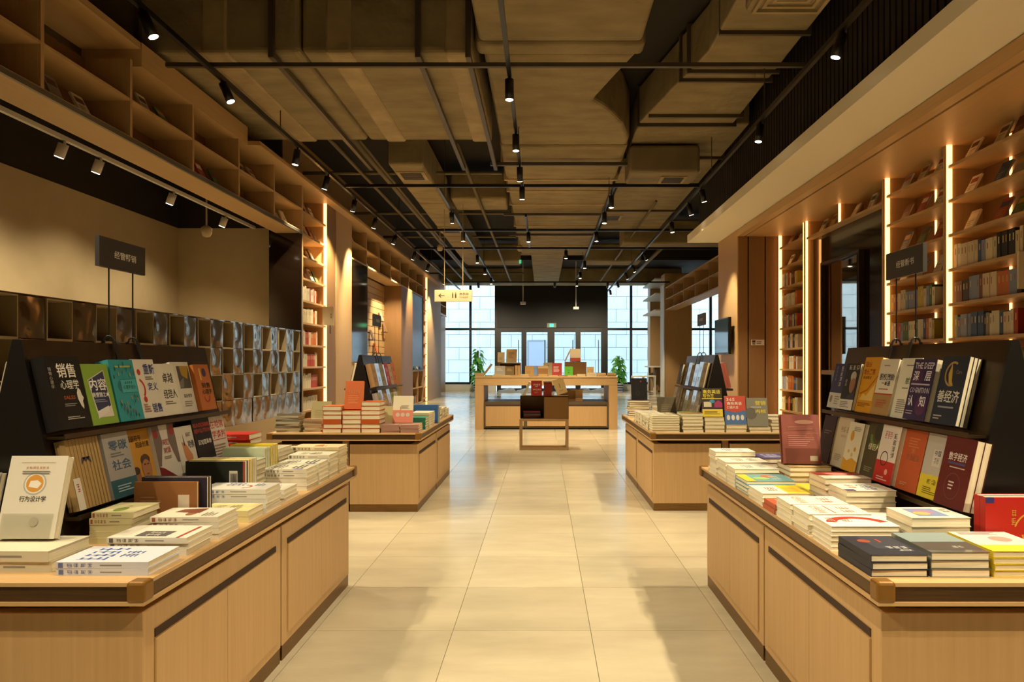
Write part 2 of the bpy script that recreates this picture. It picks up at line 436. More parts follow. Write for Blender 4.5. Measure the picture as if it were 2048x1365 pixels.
for r in range(4):
    for c in range(-10, nc):
        op = r > 0 and ((c % 2 == 1) if r in (2, 3) else (c % 2 == 0))
        o = inst('open_box' if op else 'steel_panel', cmsh if op else pmsh, bw, (0, c * cw, zb + r * rh))
        if not op: o.rotation_euler = (0, random.uniform(-.012, .012), random.uniform(-.03, .03)); o.location.x -= .006
        if op and c >= 0: box_books.append((y0 + c * cw, zb + r * rh + e, r, c))
# dark end panel of the lit bookcase, facing the shop front
struct(MB().box(-4.16, XL - .005, 10.93, 10.95, 0, 3.9).build('trim_3', DARKGLASS), 'smoked dark end panel beside the left lit bookcase', 'panel')

def bookcase(name, label, face, xf, depth, y0, y1, zs, z0, z1, back_led=None, led_far=True, led_near=False, back=WOODD):
    """tall open bookcase; face +1: opens towards +X (left wall), -1: towards -X (right wall)"""
    xb = xf - face * depth; O = (xf, y0, 0)
    r = thing(name, label, 'bookcase', O)
    MB(O).box(xb, xb - face * .02, y0, y1, z0, z1).build('back_panel', back, r)
    for y in (y0, y1 - .03): MB(O).box(xf, xb, y, y + .03, z0, z1).build('side_panel', WOOD, r)
    for z in zs:
        MB(O).box(xf - face * .004, xb, y0 + .03, y1 - .03, z - .03, z).build('shelf_board', WOODH, r)
    if led_far:
        MB(O).box(xf + face * .006, xf - face * .044, y1 - .045, y1 - .03, z0 + .02, z1).build('led_strip', LED, r)
    if led_near:
        MB(O).box(xf + face * .006, xf - face * .02, y0 + .03, y0 + .04, z0 + .02, z1).build('led_strip', LED, r)
    if back_led:
        MB(O).box(xb + face * .001, xb + face * .012, back_led - .012, back_led + .012, z0 + .02, z1 - .02).build('led_strip', LED, r)
    return r
ZL = [1.49 + .341 * k for k in range(-4, 7)]
bookcase('lit_bookcase', 'warmly lit tall bookcase left beyond the steel boxes', 1, XL, .36, 10.96, 12.2, ZL, 0, 3.9)
MB_ = MB((XL, 10.95, 3.9)).box(-3.5, -4.2, 10.95, 25.8, 3.9, 3.95)
struct(MB_.build('trim_4', WOODH), 'oak soffit board above the left bookcases', 'soffit')
struct(MB((XL, 12.2, 0)).box(XL, -4.2, 12.2, 12.7, 0, 3.9).build('trim_5', WOODD), 'narrow brown wood column beside the left lit bookcase', 'column')
struct(MB((XL, 12.7, 0)).box(XL + .01, -4.2, 12.7, 13.74, 0, 3.9).build('trim_6', WOOD), 'pale oak column under the spotlight, left side', 'column')
ysc = [13.76 + 1.175 * k for k in range(8)]
shelf_run('high_cubby_shelf', 'high oak cubby shelf over the slatted display recess', ysc, 3.2, 3.9, XL, -4.05, None, top=False)
struct(MB((XL, 13.76, 1.23)).box(XL + .005, XL - .03, 13.76, 15.0, 1.23, 3.2).build('trim_7', DARKGLASS), 'smoked dark panel left of the slatted recess', 'panel')
struct(MB((XL, 13.76, 0)).box(XL - .01, XL - .3, 13.76, 15.0, 0, 1.23).build('trim_8', TAN), 'tan base below the smoked dark panel', 'panel')
sl = thing('slat_wall', 'lit oak slat wall with black grooves in the recess', 'slat wall', (-4.1, 15.0, 0))
MB((-4.1, 15, 0)).box(-4.13, -4.2, 15.0, 18.9, 0, 3.2).build('groove_backing', BLACKM, sl)
sm = MB().box(-.03, 0, 0, 3.9, .006, .152).mesh('slat', [WOODH])
for k in range(20): inst('slat', sm, sl, (0, 0, k * .158 + .03))
struct(MB((-4.1, 18.9, 0)).box(-4.1, -4.2, 18.9, 19.6, 0, 3.2).build('trim_9', WOOD), 'plain oak panel beside the slat wall', 'panel')
struct(MB((XL, 19.0, 0)).box(XL, -4.2, 18.6, 20.2, 0, 3.2).build('trim_10', WOODD), 'brown wood column beyond the slat wall', 'column')
struct(MB((XL, 20.2, 0)).box(XL - .02, -4.2, 20.2, 22.0, 1.0, 3.2).build('trim_11', mat('red_brown_panel', '3c1c10', .25)), 'red brown glossy panel beyond the slat wall', 'panel')
lc, O = shelf_run('low_cubby_shelf', 'low oak cubby shelf under the red brown panel', [20.2, 21.1, 22.0], 0, .96, XL, -4.1, None)
for z in (.98, ):
    MB(O).box(XL + .02, -4.1, 20.2, 22.0, 1.0, 1.02).build('black_ledge', BLACK, lc)
bookcase('lit_bookcase', 'far warmly lit bookcase on the left near the toilet sign', 1, XL, .36, 22.05, 22.75, ZL, 0, 3.9)
struct(MB((XL, 22.75, 0)).box(XL + .0, -4.2, 22.75, 25.8, 0, 3.9).build('trim_12', WOOD), 'pale oak column beyond the far lit bookcase', 'column')
fs, O = shelf_run('far_cubby_shelf', 'far high cubby shelf with a white lit edge near the window', [25.85, 26.9, 27.95, 29.0], 3.1, 3.8, -3.9, -4.2, None)
MB(O).box(-3.88, -3.92, 25.85, 29.0, 3.05, 3.1).build('white_edge', WHITE, fs)
struct(MB((-4.15, 30, 0)).box(-4.15, -4.6, 29.2, 30.6, 0, 4.4).build('trim_13', WOODD), 'brown wood column left of the far window', 'column')
struct(MB((-4.15, 26, 0)).box(-4.15, -4.2, 25.8, 29.2, 0, 3.05).build('trim_14', mat('dark_red_veneer', '4a2618', .4)), 'dark red brown panel near the far left window', 'panel')

# ================================================================ right side
XR = 4.0
ZR = [1.45 + .341 * k for k in range(-4, 6)]
bookcase('lit_bookcase', 'warmly lit right bookcase nearest the camera', -1, XR, .36, 5.84, 7.16, ZR, 0, 3.36, back_led=6.70)
bookcase('lit_bookcase', 'warmly lit right bookcase behind the hanging black sign', -1, XR, .36, 7.17, 8.44, ZR, 0, 3.36, back_led=7.98)
bookcase('lit_bookcase', 'narrow lit bookcase on the right beyond the dark mirror', -1, XR, .36, 11.02, 12.24, ZR, 0, 3.36, led_near=True)
bookcase('lit_bookcase', 'lit right bookcase at the edge of view', -1, XR, .36, 4.5, 5.83, ZR, 0, 3.36, back_led=5.4)
mb = thing('mirror_cabinet', 'dark mirror panel set between the right bookcases', 'mirror', (XR, 8.46, 0))
OM = (XR, 8.46, 0)
MB(OM).box(4.11, 4.14, 8.52, 10.94, 0, 3.08).build('smoked_panel', DARKGLASS, mb)
MB(OM).prism([(4.03, 9.25), (4.04, 9.25), (4.102, 10.45), (4.092, 10.45)], 'z', 1.1, 2.62).build('mirror_pane', MIRROR, mb)
for a, b, c, d in ((9.21, 9.25, .0, 2.66), (10.45, 10.49, .0, 2.66)): MB(OM).box(4.04, 4.11, a, b, c, d).build('mirror_frame', RACK, mb)
MB(OM).box(4.04, 4.11, 9.25, 10.45, 2.62, 2.66).build('mirror_frame', RACK, mb)
MB(OM).box(4.04, 4.11, 9.25, 10.45, 1.04, 1.1).build('mirror_rail', mat('tan_rail', '9c8468', .4), mb)
MB(OM).box(4.0, 4.36, 8.46, 8.5, 0, 3.36).build('side_panel', WOOD, mb)
MB(OM).box(4.0, 4.36, 10.96, 11.0, 0, 3.36).build('side_panel', WOOD, mb)
MB(OM).box(3.996, 4.02, 10.93, 10.96, 0, 3.36).build('led_strip', LED, mb)
MB(OM).box(4.0, 4.36, 8.5, 10.96, 3.08, 3.11).build('shelf_board', WOODH, mb)
MB(OM).box(4.34, 4.36, 8.5, 10.96, 3.11, 3.36).build('back_panel', WOODD, mb)
MB(OM).box(4.0, 4.34, 9.74, 9.77, 3.11, 3.36).build('divider', WOOD, mb)
MB(OM).box(3.996, 4.02, 9.72, 9.74, 3.11, 3.36).build('led_strip', LED, mb)
# header over the bookcases and the white soffit
hd = MB((3.31, 4, 3.36)); hd.box(3.31, 3.42, 3.0, 12.26, 3.36, 3.48); hd.box(3.45, 4.45, 3.0, 12.26, 3.36, 3.48)
hd = struct(MB((3.31, 3, 3.36)).box(3.45, 4.45, 2.0, 12.26, 3.36, 3.47).build('trim_15', WOODH), 'oak header board above the right bookcases', 'header')
MB((3.31, 3, 3.36)).box(3.31, 3.42, 2.0, 12.26, 3.36, 3.47).build('header_edge', WOODH, hd)
MB((3.31, 3, 3.36)).box(3.42, 3.45, 2.0, 12.26, 3.40, 3.47).build('dark_slot', BLACKM, hd)
struct(MB((2.73, 4, 3.48)).box(2.73, 4.45, 2.0, 13.62, 3.48, 3.62).build('trim_16', CREAM2), 'white soffit slab above the right bookcases', 'soffit')
sv = thing('slatted_upper_wall', 'dark slatted wall above the white right soffit', 'slatted wall', (2.95, 2, 3.62))
MB((2.95, 2, 3.62)).box(2.97, 3.05, 2.0, 13.6, 3.62, 5.04).build('backing', BLACKM, sv)
sm = MB().box(-.02, .02, 0, .075, 0, 1.42).mesh('slat', [mat('dark_slat', '231b14', .8)])
for k in range(110): inst('slat', sm, sv, (0, k * .105, 0))
# panelled pocket facing the camera and the television column
pk = thing('wall_panelling', 'oak panel trio with black grooves beside the television column', 'panelling', (3.31, 12.26, 0))
OP = (3.31, 12.26, 0)
for a, b in ((3.33, 3.485), (3.505, 3.775), (3.795, 4.0)): MB(OP).box(a, b, 12.26, 12.3, 0, 3.36).build('panel', WOODD, pk)
MB(OP).box(3.33, 4.4, 12.3, 12.34, 0, 3.36).build('groove_backing', BLACKM, pk)
struct(MB((3.31, 12.26, 0)).box(3.31, 4.45, 12.345, 13.6, 0, 3.48).box(3.31, 3.328, 12.26, 12.345, 0, 3.48).build('trim_17', WOOD), 'oak column carrying the television, right side', 'column')
pl = MB((3.55, 12.25, 1.5)).box(3.545, 3.765, 12.252, 12.259, 1.505, 1.60).build('wall_notice', mat('notice_white', 'd8d0c0', .5))
tag(pl, 'small white notice on the grooved oak panel', 'sign')
pm2 = print_mesh([('r', .05, .5, .32, .9, '3a2a22'), ('r', .08, .12, .3, .4, '7a6048')] + lines(.4, .9, .2, .8, 2, '6a5a4c'), .22, .095, 0)
o = inst('notice_print', pm2, pl, (-.005, .0, .005), (math.pi / 2, 0, 0))
# television
tv = thing('television', 'wall mounted black television on the oak column, right side', 'television', (3.22, 12.4, 1.36))
OT = (3.22, 12.4, 1.36)
MB(OT).box(3.2, 3.25, 12.42, 13.42, 1.36, 2.0).build('housing', BLACK, tv, bevel=.006)
MB(OT).box(3.196, 3.2, 12.44, 13.40, 1.39, 1.98).build('screen', mat('tv_screen', '20303a', .06, spec=.9), tv)
MB(OT).box(3.25, 3.31, 12.8, 13.0, 1.55, 1.8).build('wall_bracket', BLACK, tv)
# shelves bridging beyond the television column
b2, O = shelf_run('far_bridge_shelf', 'high oak bridge shelf right beyond the television column', [17.2, 18.9, 20.6, 22.3, 24.0, 25.6], 3.08, 3.85, 4.35, 4.75, None)
struct(MB((4.32, 25.6, 0)).box(4.33, 5.3, 25.62, 26.4, 0, 4.4).build('trim_18', WOOD), 'broad oak column far right beside the bar counter', 'column')
struct(MB((4.3, 25.7, 0)).box(4.3, 4.33, 25.6, 26.4, 0, 4.0).build('trim_19', WHITE), 'white edge panel on the broad oak column', 'panel')
struct(MB((4.45, 29.5, 0)).box(4.45, 5.4, 29.9, 30.6, 0, 4.5).build('trim_20', WOOD), 'oak column right of the far window', 'column')
# bar counter, floating shelves and stools by the far column
ct = thing('bar_counter', 'white topped bar counter by the far right column', 'counter', (4.2, 28.2, 0))
OC = (4.2, 28.2, 0)
MB(OC).box(4.15, 5.3, 27.6, 29.4, 1.04, 1.09).build('counter_top', WHITE, ct)
MB(OC).box(4.6, 4.66, 27.7, 27.76, 0, 1.04).build('leg', METALD, ct); MB(OC).box(4.3, 4.36, 29.2, 29.26, 0, 1.04).build('leg', METALD, ct); MB(OC).box(4.3, 4.36, 27.7, 27.76, 0, 1.04).build('leg', METALD, ct)
MB(OC).box(4.5, 5.2, 29.3, 29.36, .1, 1.04).build('modesty_panel', WOODD, ct)
for i, z in enumerate((3.15, 3.75, 4.3)):
    f_ = MB((4.15, 27.0, z)).box(4.15, 4.9, 26.6, 29.9, z, z + .05).build('floating_shelf', WHITE)
    tag(f_, ('lowest', 'middle', 'highest')[i] + ' white floating shelf above the far bar counter', 'shelf', 'floating shelves above the bar')
def stool(x, y, label):
    t = thing('bar_stool', label, 'stool', (x, y, 0), 0, 'stools at the bar counter')
    for sx in (0, .42):
        for sy in (0, .36): MB().box(sx, sx + .045, sy, sy + .045, 0, .68).build('leg', WHITE, t)
    MB().box(0, .465, 0, .405, .68, .73).build('seat', WHITE, t)
    MB().box(.045, .42, .01, .035, .1, .14).build('stretcher', WHITE, t); MB().box(.045, .42, .37, .395, .1, .14).build('stretcher', WHITE, t)
stool(3.35, 26.9, 'pale box framed stool left at the far bar counter')
stool(3.82, 27.34, 'pale box framed stool right at the far bar counter')
# ================================================================ ceiling services
def duct(name, label, secs, mats=DUCT):
    """secs: list of (x0,x1,y0,y1,z0,z1) sections"""
    x0, y0, z0 = secs[0][0], secs[0][2], secs[0][4]
    r = thing(name, label, 'duct', (x0, y0, z0))
    for s_ in secs: MB((x0, y0, z0)).box(*s_).build('duct_section', mats, r, bevel=.05, seg=3)
    return r, (x0, y0, z0)
# big transverse duct, left
da, O = duct('transverse_duct', 'broad insulated duct crossing over the left aisle', [(-5.7, -2.35, 6.94, 9.7, 4.2, 5.02), (-2.33, -.68, 6.94, 9.7, 4.2, 5.02)])
for x in (-3.3, -2.1, -.95): MB(O).box(x, x + .26, 6.925, 9.72, 4.185, 5.0).build('tape_band', DUCTT, da, bevel=.03)
for x in (-3.9, -2.62, -1.22, -.74):
    MB(O).box(x, x + .05, 6.86, 10.9, 4.12, 4.17).box(x, x + .05, 6.86, 6.91, 4.17, 5.05).build('hanger_strut', METALD, da)
# central longitudinal duct made of pillowed lengths
dc = thing('main_duct', 'large insulated main duct running over the centre aisle', 'duct', (-.62, 3, 4.3))
OC = (-.62, 3, 4.3)
cuts = [(3.0, 5.0, -.62, .95), (5.0, 6.95, -.62, .96), (6.98, 7.25, -.66, 1.0)]
for (a, b, x0, x1) in cuts: MB(OC).box(x0, x1, a, b, 4.3, 5.02).build('duct_section', DUCT, dc, bevel=.05, seg=3)
MB(OC).prism([(-.6, 7.27), (.95, 7.27), (.80, 7.8), (.6, 8.55), (.80, 8.85), (1.05, 9.4), (1.2, 10.0), (1.2, 10.3), (-.6, 10.3)], 'z', 4.32, 5.02).build('duct_section', DUCT, dc, bevel=.05, seg=3)
yy = 10.32
for k, L_ in enumerate((.95, .9, .8, 1.1, 1.0, 1.2, 1.3, 1.4, 1.6)):
    MB(OC).box(-.62, 1.22, yy, yy + L_ - .02, 4.3, 5.0).build('duct_section', DUCT, dc, bevel=.06, seg=3); yy += L_
    MB(OC).box(-.66, 1.26, yy - .05, yy + .01, 4.285, 5.02).build('flange', DUCTT, dc, bevel=.012)
MB(OC).box(-.35, .62, yy, 28.95, 4.35, 4.9).build('duct_section', DUCT, dc, bevel=.05, seg=3)
for y in (10.9, 14.6, 16.9):
    MB(OC).box(-.8, 1.28, y, y + .05, 4.2, 4.25).build('hanger_strut', METALD, dc)
# right hand duct with flanges
dr = thing('right_duct', 'flat sheet duct with flanges over the right aisle', 'duct', (1.3, 4, 4.5))
ORR = (1.3, 4, 4.5)
MB(ORR).prism([(1.78, 3.0), (2.62, 3.0), (2.62, 8.6), (2.62, 9.9), (1.32, 9.9), (1.75, 7.6)], 'z', 4.5, 5.0).build('duct_section', DUCT, dr, bevel=.02)
MB(ORR).box(1.32, 2.85, 9.92, 13.2, 4.5, 5.0).build('duct_section', DUCT, dr, bevel=.02)
MB(ORR).box(1.4, 2.85, 13.22, 17.9, 4.5, 5.0).build('duct_section', DUCT, dr, bevel=.02)
for y, x0, x1 in ((7.15, 1.75, 2.66), (8.1, 1.62, 2.66), (8.35, 1.58, 2.66), (9.55, 1.4, 2.66), (9.92, 1.3, 2.66), (11.5, 1.3, 2.9), (13.2, 1.3, 2.9), (15.5, 1.36, 2.9)):
    MB(ORR).box(x0, x1, y - .02, y + .02, 4.46, 5.02).build('flange', METALD, dr)
duct('branch_duct', 'grey branch duct box with a grille, right of the main duct', [(1.3, 2.35, 10.75, 11.5, 4.05, 4.47)], noisy('grey_duct', '8a7a5c', '7c6c50', (1, 1, 1), 2, 3, .8))
duct('side_duct', 'long narrow duct with a grille left of the main duct', [(-2.35, -1.82, 10.9, 13.5, 4.2, 4.75), (-2.35, -1.82, 13.52, 17, 4.2, 4.75), (-2.35, -1.82, 17.02, 21.85, 4.2, 4.75)])
duct('cross_duct', 'insulated cross duct joining the main duct from the left', [(-1.75, -.7, 13.6, 14.6, 4.3, 4.8)])
duct('cross_duct', 'far insulated cross duct left of the main duct', [(-2.4, -.7, 21.9, 22.8, 4.3, 4.85)])
duct('cross_duct', 'far insulated cross duct right of the main duct', [(1.28, 3.0, 21.9, 22.8, 4.3, 4.85)])
duct('cross_duct', 'last insulated cross duct before the far windows', [(-4.1, 5.6, 29.0, 29.9, 4.42, 5.05)])
duct('cross_duct', 'insulated duct crossing right beyond the white soffit', [(2.0, 6.5, 18.0, 18.9, 4.2, 4.8)])
duct('alcove_duct', 'insulated duct over the alcove at far left', [(-5.7, -4.3, 3.2, 6.8, 3.75, 4.6)])
# dark concrete beams
for y, l in ((24.5, 'far'),):
    struct(MB().box(-6, 8, y, y + .35, 4.72, 5.05).build('trim_beam', CEIL), l + ' dark ceiling beam crossing the shop', 'beam')
# pipes
for k, (x, z, r_, y0, y1, l) in enumerate(((-3.0, 4.35, .03, 10, 27, 'thin pipe'), (-2.7, 4.4, .05, 10, 27, 'thick pipe'), (-2.55, 4.3, .02, 10, 24, 'slim conduit'), (-1.2, 4.25, .03, 10, 28, 'thin pipe'), (3.4, 4.5, .06, 19, 28.9, 'thick pipe'), (2.2, 4.35, .025, 14, 28, 'slim conduit'))):
    p = MB((x, y0, z)).cyl((x, y0, z), (x, y1, z), r_, 10).build('ceiling_pipe', mat('pipe_paint', '6e6046', .6), smooth=True)
    side = ('far left over the cubby shelves', 'second from left', 'third from left', 'beside the main duct', 'far right beyond the soffit', 'right of the main duct')[k]
    tag(p, l + ' under the ceiling, ' + side, 'pipe', 'ceiling pipes')
for k, y in enumerate((12.3, 15.6, 18.5, 26.0)):
    p = MB((-4, y, 4.45)).cyl((-4.1, y, 4.45), (-.7, y, 4.45), .03, 8).build('cross_pipe', mat('pipe_paint'))
    tag(p, ORD[k] + ' pipe crossing under the left ceiling, counted from the front', 'pipe', 'cross pipes')
# ceiling cassette diffusers
def cassette(x, y, z, s, label):
    t = thing('ceiling_diffuser', label, 'air vent', (x, y, z), 0, 'ceiling air diffusers')
    MB().box(-s, s, -s, s, .02, .25).build('housing', DUCT, t, bevel=.04)
    for k in range(4):
        q = s * (.86 - .2 * k); h = .012 * k
        b = MB()
        b.box(-q, q, -q, -q + .03, -.01 + h, .03); b.box(-q, q, q - .03, q, -.01 + h, .03); b.box(-q, -q + .03, -q + .03, q - .03, -.01 + h, .03); b.box(q - .03, q, -q + .03, q - .03, -.01 + h, .03)
        b.build('vane_ring', DUCTT, t)
cassette(-1.75, 5.75, 4.28, .36, 'square air diffuser at top left of the ceiling')
cassette(2.1, 5.95, 4.24, .34, 'square air diffuser at top right of the ceiling')
def grille(x, y, z, wx_, wy_, label, n=6):
    t = thing('vent_grille', label, 'air vent', (x, y, z), 0, 'duct grilles')
    MB().box(-wx_, wx_, -wy_, wy_, 0, .015).build('frame', DUCTT, t)
    for k in range(n):
        yk = -wy_ * .7 + 1.4 * wy_ * k / (n - 1)
        MB().box(-wx_ * .75, wx_ * .75, yk - .02, yk + .01, -.012, 0).build('louvre', METALD, t)
grille(-2.08, 11.5, 4.185, .22, .25, 'square grille under the narrow left duct')
grille(2.0, 11.15, 4.035, .2, .2, 'square grille under the grey branch duct')
grille(2.15, 12.6, 4.485, .55, .4, 'wide return grille in the right duct', 9)
grille(1.55, 16.3, 4.485, .22, .3, 'far small grille in the right duct')
grille(-2.08, 16.2, 4.185, .25, .35, 'far small grille under the narrow left duct')

# ---- lighting tracks
TZT = 3.93
def track(x0, x1, y0, y1, label):
    o = MB((x0, y0, TZT)).box(x0, x1, y0, y1, TZT, TZT + .045).build('lighting_track', TRACK)
    tag(o, label, 'track', 'black lighting tracks'); return o
track(-3.12, -3.08, -1.0, 27, 'lighting track along the left bookcases')
track(2.44, 2.48, -1.0, 27.5, 'lighting track along the right soffit')
track(-.34, -.30, -1.0, 11.1, 'lighting track under the main duct')
track(-1.66, -1.62, 11.2, 24, 'lighting track left of centre in the rear half')
track(1.08, 1.12, 11.2, 24, 'lighting track right of centre in the rear half')
track(-.34, -.30, 13.4, 17.0, 'short lighting track under the rear main duct')
track(-3.06, 2.42, 11.14, 11.18, 'cross track at the front end of the rear half')
track(-3.06, 4.2, 14.85, 14.89, 'cross track in front of the toilet sign')
track(-3.06, 4.4, 17.2, 17.24, 'cross track behind the toilet sign')
track(-3.06, 4.3, 24.4, 24.44, 'last cross track before the windows')
o = MB((-4, 6.88, 4.03)).box(-3.6, 2.5, 6.86, 6.9, 4.03, 4.07).build('hanger_bar', METALD); tag(o, 'long grey hanger bar crossing below the front ducts', 'bar')
for k, (x, y) in enumerate(((-3.1, 5), (-3.1, 8.5), (-3.1, 15.5), (-3.1, 20), (2.46, 5.2), (2.46, 8.0), (2.46, 10.5), (2.46, 20), (-.32, 5.5), (-.32, 9.5), (-1.64, 12), (-1.64, 20), (1.1, 12), (1.1, 20))):
    o = MB((x, y, TZT)).cyl((x, y, TZT + .045), (x, y, 5.05), .006, 6).build('hanger_rod', METALD)
    tag(o, 'thin steel rod holding a lighting track, ' + ORD[k] + ' of fourteen', 'rod', 'track hanger rods')

spot_body = MB().cyl((0, 0, -.03), (0, 0, -.22), .042, 16).mesh('body', [BLACK], True)
spot_body_w = MB().cyl((0, 0, -.03), (0, 0, -.16), .045, 16).mesh('body', [WHITE], True)
spot_lens = MB().cyl((0, 0, -.2205), (0, 0, -.224), .036, 16).mesh('lens', [LEDW])
spot_lens_w = MB().cyl((0, 0, -.1605), (0, 0, -.164), .038, 16).mesh('lens', [LEDW])
spot_neck = MB().box(-.014, .014, -.03, .03, 0.0, .012).cyl((0, 0, 0), (0, 0, -.04), .012, 8).mesh('track_adapter', [BLACK])
spot_neck_w = MB().box(-.014, .014, -.03, .03, 0.0, .012).cyl((0, 0, 0), (0, 0, -.04), .012, 8).mesh('track_adapter', [WHITE])
LIGHT_DATA = {}
def spot_data(watt, ang):
    k = (watt, ang)
    if k not in LIGHT_DATA:
        l = bpy.data.lights.new('spot_light', 'SPOT'); l.energy = watt; l.color = WARM
        l.spot_size = math.radians(ang); l.spot_blend = .7; l.shadow_soft_size = .03
        LIGHT_DATA[k] = l
    return LIGHT_DATA[k]
def spot(x, y, label, tilt=(0, 0), watt=1.0, ang=75, white=False, z=TZT):
    t = thing('track_spotlight', label, 'spotlight', (x, y, z), 0, 'white alcove spotlights' if white else 'black track spotlights')
    inst('track_adapter', spot_neck_w if white else spot_neck, t)
    b = inst('body', spot_body_w if white else spot_body, t, (0, 0, 0), (tilt[0], tilt[1], 0))
    inst('lens', spot_lens_w if white else spot_lens, b)
    if watt:
        lo = bpy.data.objects.new('spot_light', spot_data(SPOT_W * watt, ang)); COL.objects.link(lo)
        lo.parent = b; lo.location = (0, 0, -.24 if not white else -.18)
R_ = math.radians
def yt(py): return (TZT - 1.2) * 1440 / (VPY - py)
# left track (photo order from the front)
for k, (y, t, w) in enumerate(((-.2, (.5, -.4), .55), (1.2, (.25, -.45), .42), (2.6, (0, -.45), .45), (4.3, (.3, -.4), .8), (5.55, (.1, -.4), .6), (6.95, (0, -.4), .6), (9.1, (0, .15), .8), (10.4, (.1, .3), .8), (11.9, (.25, .3), 1.1), (13.4, (.2, .3), 1), (15.2, (.2, .35), 1), (17.5, (.2, .35), 1.2), (19.6, (.2, .3), 1), (23.0, (.1, .3), 1))):
    spot(-3.1, y, 'black spotlight on the left track, %s from the front' % ORD[k], t, w)
for k, (y, t, w) in enumerate(((-.2, (.5, .3), .75), (1.2, (.25, .25), .75), (2.6, (0, .25), .7), (4.2, (.3, .3), .8), (5.9, (.1, .25), .6), (8.15, (0, .1), .8), (11.2, (.1, -.25), .8), (12.2, (.2, -.3), 1), (13.8, (0, -.1), .8), (17.6, (.3, -.4), .9), (19.9, (.3, -.4), .9), (21.6, (.3, -.4), .9), (24.0, (.3, -.35), 1), (26.5, (.2, -.2), .9))):
    spot(2.46, y, 'black spotlight on the right track, %s from the front' % ORD[k], t, w, 48 if t[1] < 0 else 75)
for k, (y, w, tx) in enumerate(((.2, .4, .2), (2.2, .3, 0), (4.4, .38, 0), (6.85, .42, 0), (8.5, .45, 0), (9.9, .9, .35), (11.0, .8, .2))):
    spot(-.32, y, 'black spotlight on the centre track, %s from the front' % ORD[k], (tx, 0), w)
for k, (y, w) in enumerate(((12.9, .6), (14.8, .6), (18.0, .5), (20.3, .5), (22.8, .5))):
    spot(-1.64, y, 'black spotlight on the rear left track, %s from the front' % ORD[k], (.55 if k == 0 else 0, 0), w)
for k, (y, w) in enumerate(((11.6, .7), (12.9, .6), (14.8, .6), (19.0, .5), (21.3, .5), (23.4, .5))):
    spot(1.1, y, 'black spotlight on the rear right track, %s from the front' % ORD[k], (0, 0), w)
for k, (x, y, w) in enumerate(((-.3, 14.87, .5), (.55, 17.22, .5), (-2.2, 24.42, 1.3), (.4, 24.42, .8), (2.2, 24.42, 1.3))):
    spot(x, y, 'black spotlight on a cross track, %s from the front' % ORD[k], (.95 if k > 1 else 0, 0), w)
# white spotlights in the alcove
o = MB((-4.45, 3, 3.27)).box(-4.47, -4.43, 3.5, 11.1, 3.27, 3.31).build('lighting_track', WHITE)
tag(o, 'white lighting track inside the left alcove', 'track')
for k, y in enumerate((6.7, 7.25, 8.68, 10.1)):
    spot(-4.45, y, 'white spotlight in the left alcove, %s from the front' % ORD[k], (0, .35), .14, 120, True, 3.27)
# ================================================================ display tables
TOPZ = .638
def display_table(x0, y0, label):
    """1.23 x 2.10 m: oak top with a bronze band, on four oak cabinets"""
    W, L = 1.23, 2.10
    t = thing('display_table', label, 'table', (x0, y0, 0), 0, 'display tables with cabinets')
    MB().box(0, W, 0, L, .628, .638).build('tabletop', WOODX, t)
    MB().box(0, W, 0, L, .578, .588).build('lip_board', WOODX, t)
    for a in ((.006, W - .006, .006, .02), (.006, W - .006, L - .02, L - .006)): MB().box(*a, .588, .628).build('edge_band', BRONZE, t)
    for a in ((.006, .02, .02, L - .02), (W - .02, W - .006, .02, L - .02)): MB().box(*a, .588, .628).build('edge_band', BRONZE, t)
    MB().box(.02, W - .02, .02, L - .02, .588, .628).build('top_core', DARKGAP, t)
    for cx in (0, W):
        for cy in (0, L):
            sx = 1 if cx == 0 else -1; sy = 1 if cy == 0 else -1
            q = MB(); q.box(cx - sx*.004, cx + sx*.045, cy - sy*.004, cy + sy*.045, .586, .6405)
            q.build('corner_cap', BRASS, t, bevel=.008)
    MB().box(.09, W - .09, .09, L - .09, .545, .578).build('neck', DARKGAP, t)
    MB().box(W/2 - .025, W/2 + .025, .06, .12, 0, .578).build('post', WOODD, t); MB().box(W/2 - .025, W/2 + .025, L - .12, L - .06, 0, .578).build('post', WOODD, t)
    for sx in (0, 1):
        xa, xb = (.03, W/2 - .035) if sx == 0 else (W/2 + .035, W - .03)
        for ya, yb in ((.05, 1.04), (1.06, 2.05)):
            c = MB().box(xa, xb, ya, yb, .06, .545).build('cabinet', WOOD, t, bevel=.002, seg=1)
            MB().box(xa + .002, xb - .002, ya + .002, yb - .002, 0, .06).build('plinth', PLBR, c)
            f = xa if sx == 0 else xb; s_ = -1 if sx == 0 else 1
            ym = (ya + yb) / 2
            for da, db in ((ya + .055, ym - .0015), (ym + .0015, yb - .055)):
                MB().box(f + s_*.001, f + s_*.006, da, db, .10, .455).build('door', WOOD, c)
            MB().box(f + s_*.0006, f + s_*.003, ya + .055, yb - .055, .46, .482).build('finger_groove', DARKGAP, c)
    return t
display_table(.857, 1.84, 'oak display table nearest on the right')
display_table(-1.02 - 1.23, 1.84, 'oak display table nearest on the left')
display_table(.868, 5.80, 'second oak display table on the right side')
display_table(-.98 - 1.23, 5.76, 'second oak display table on the left side')

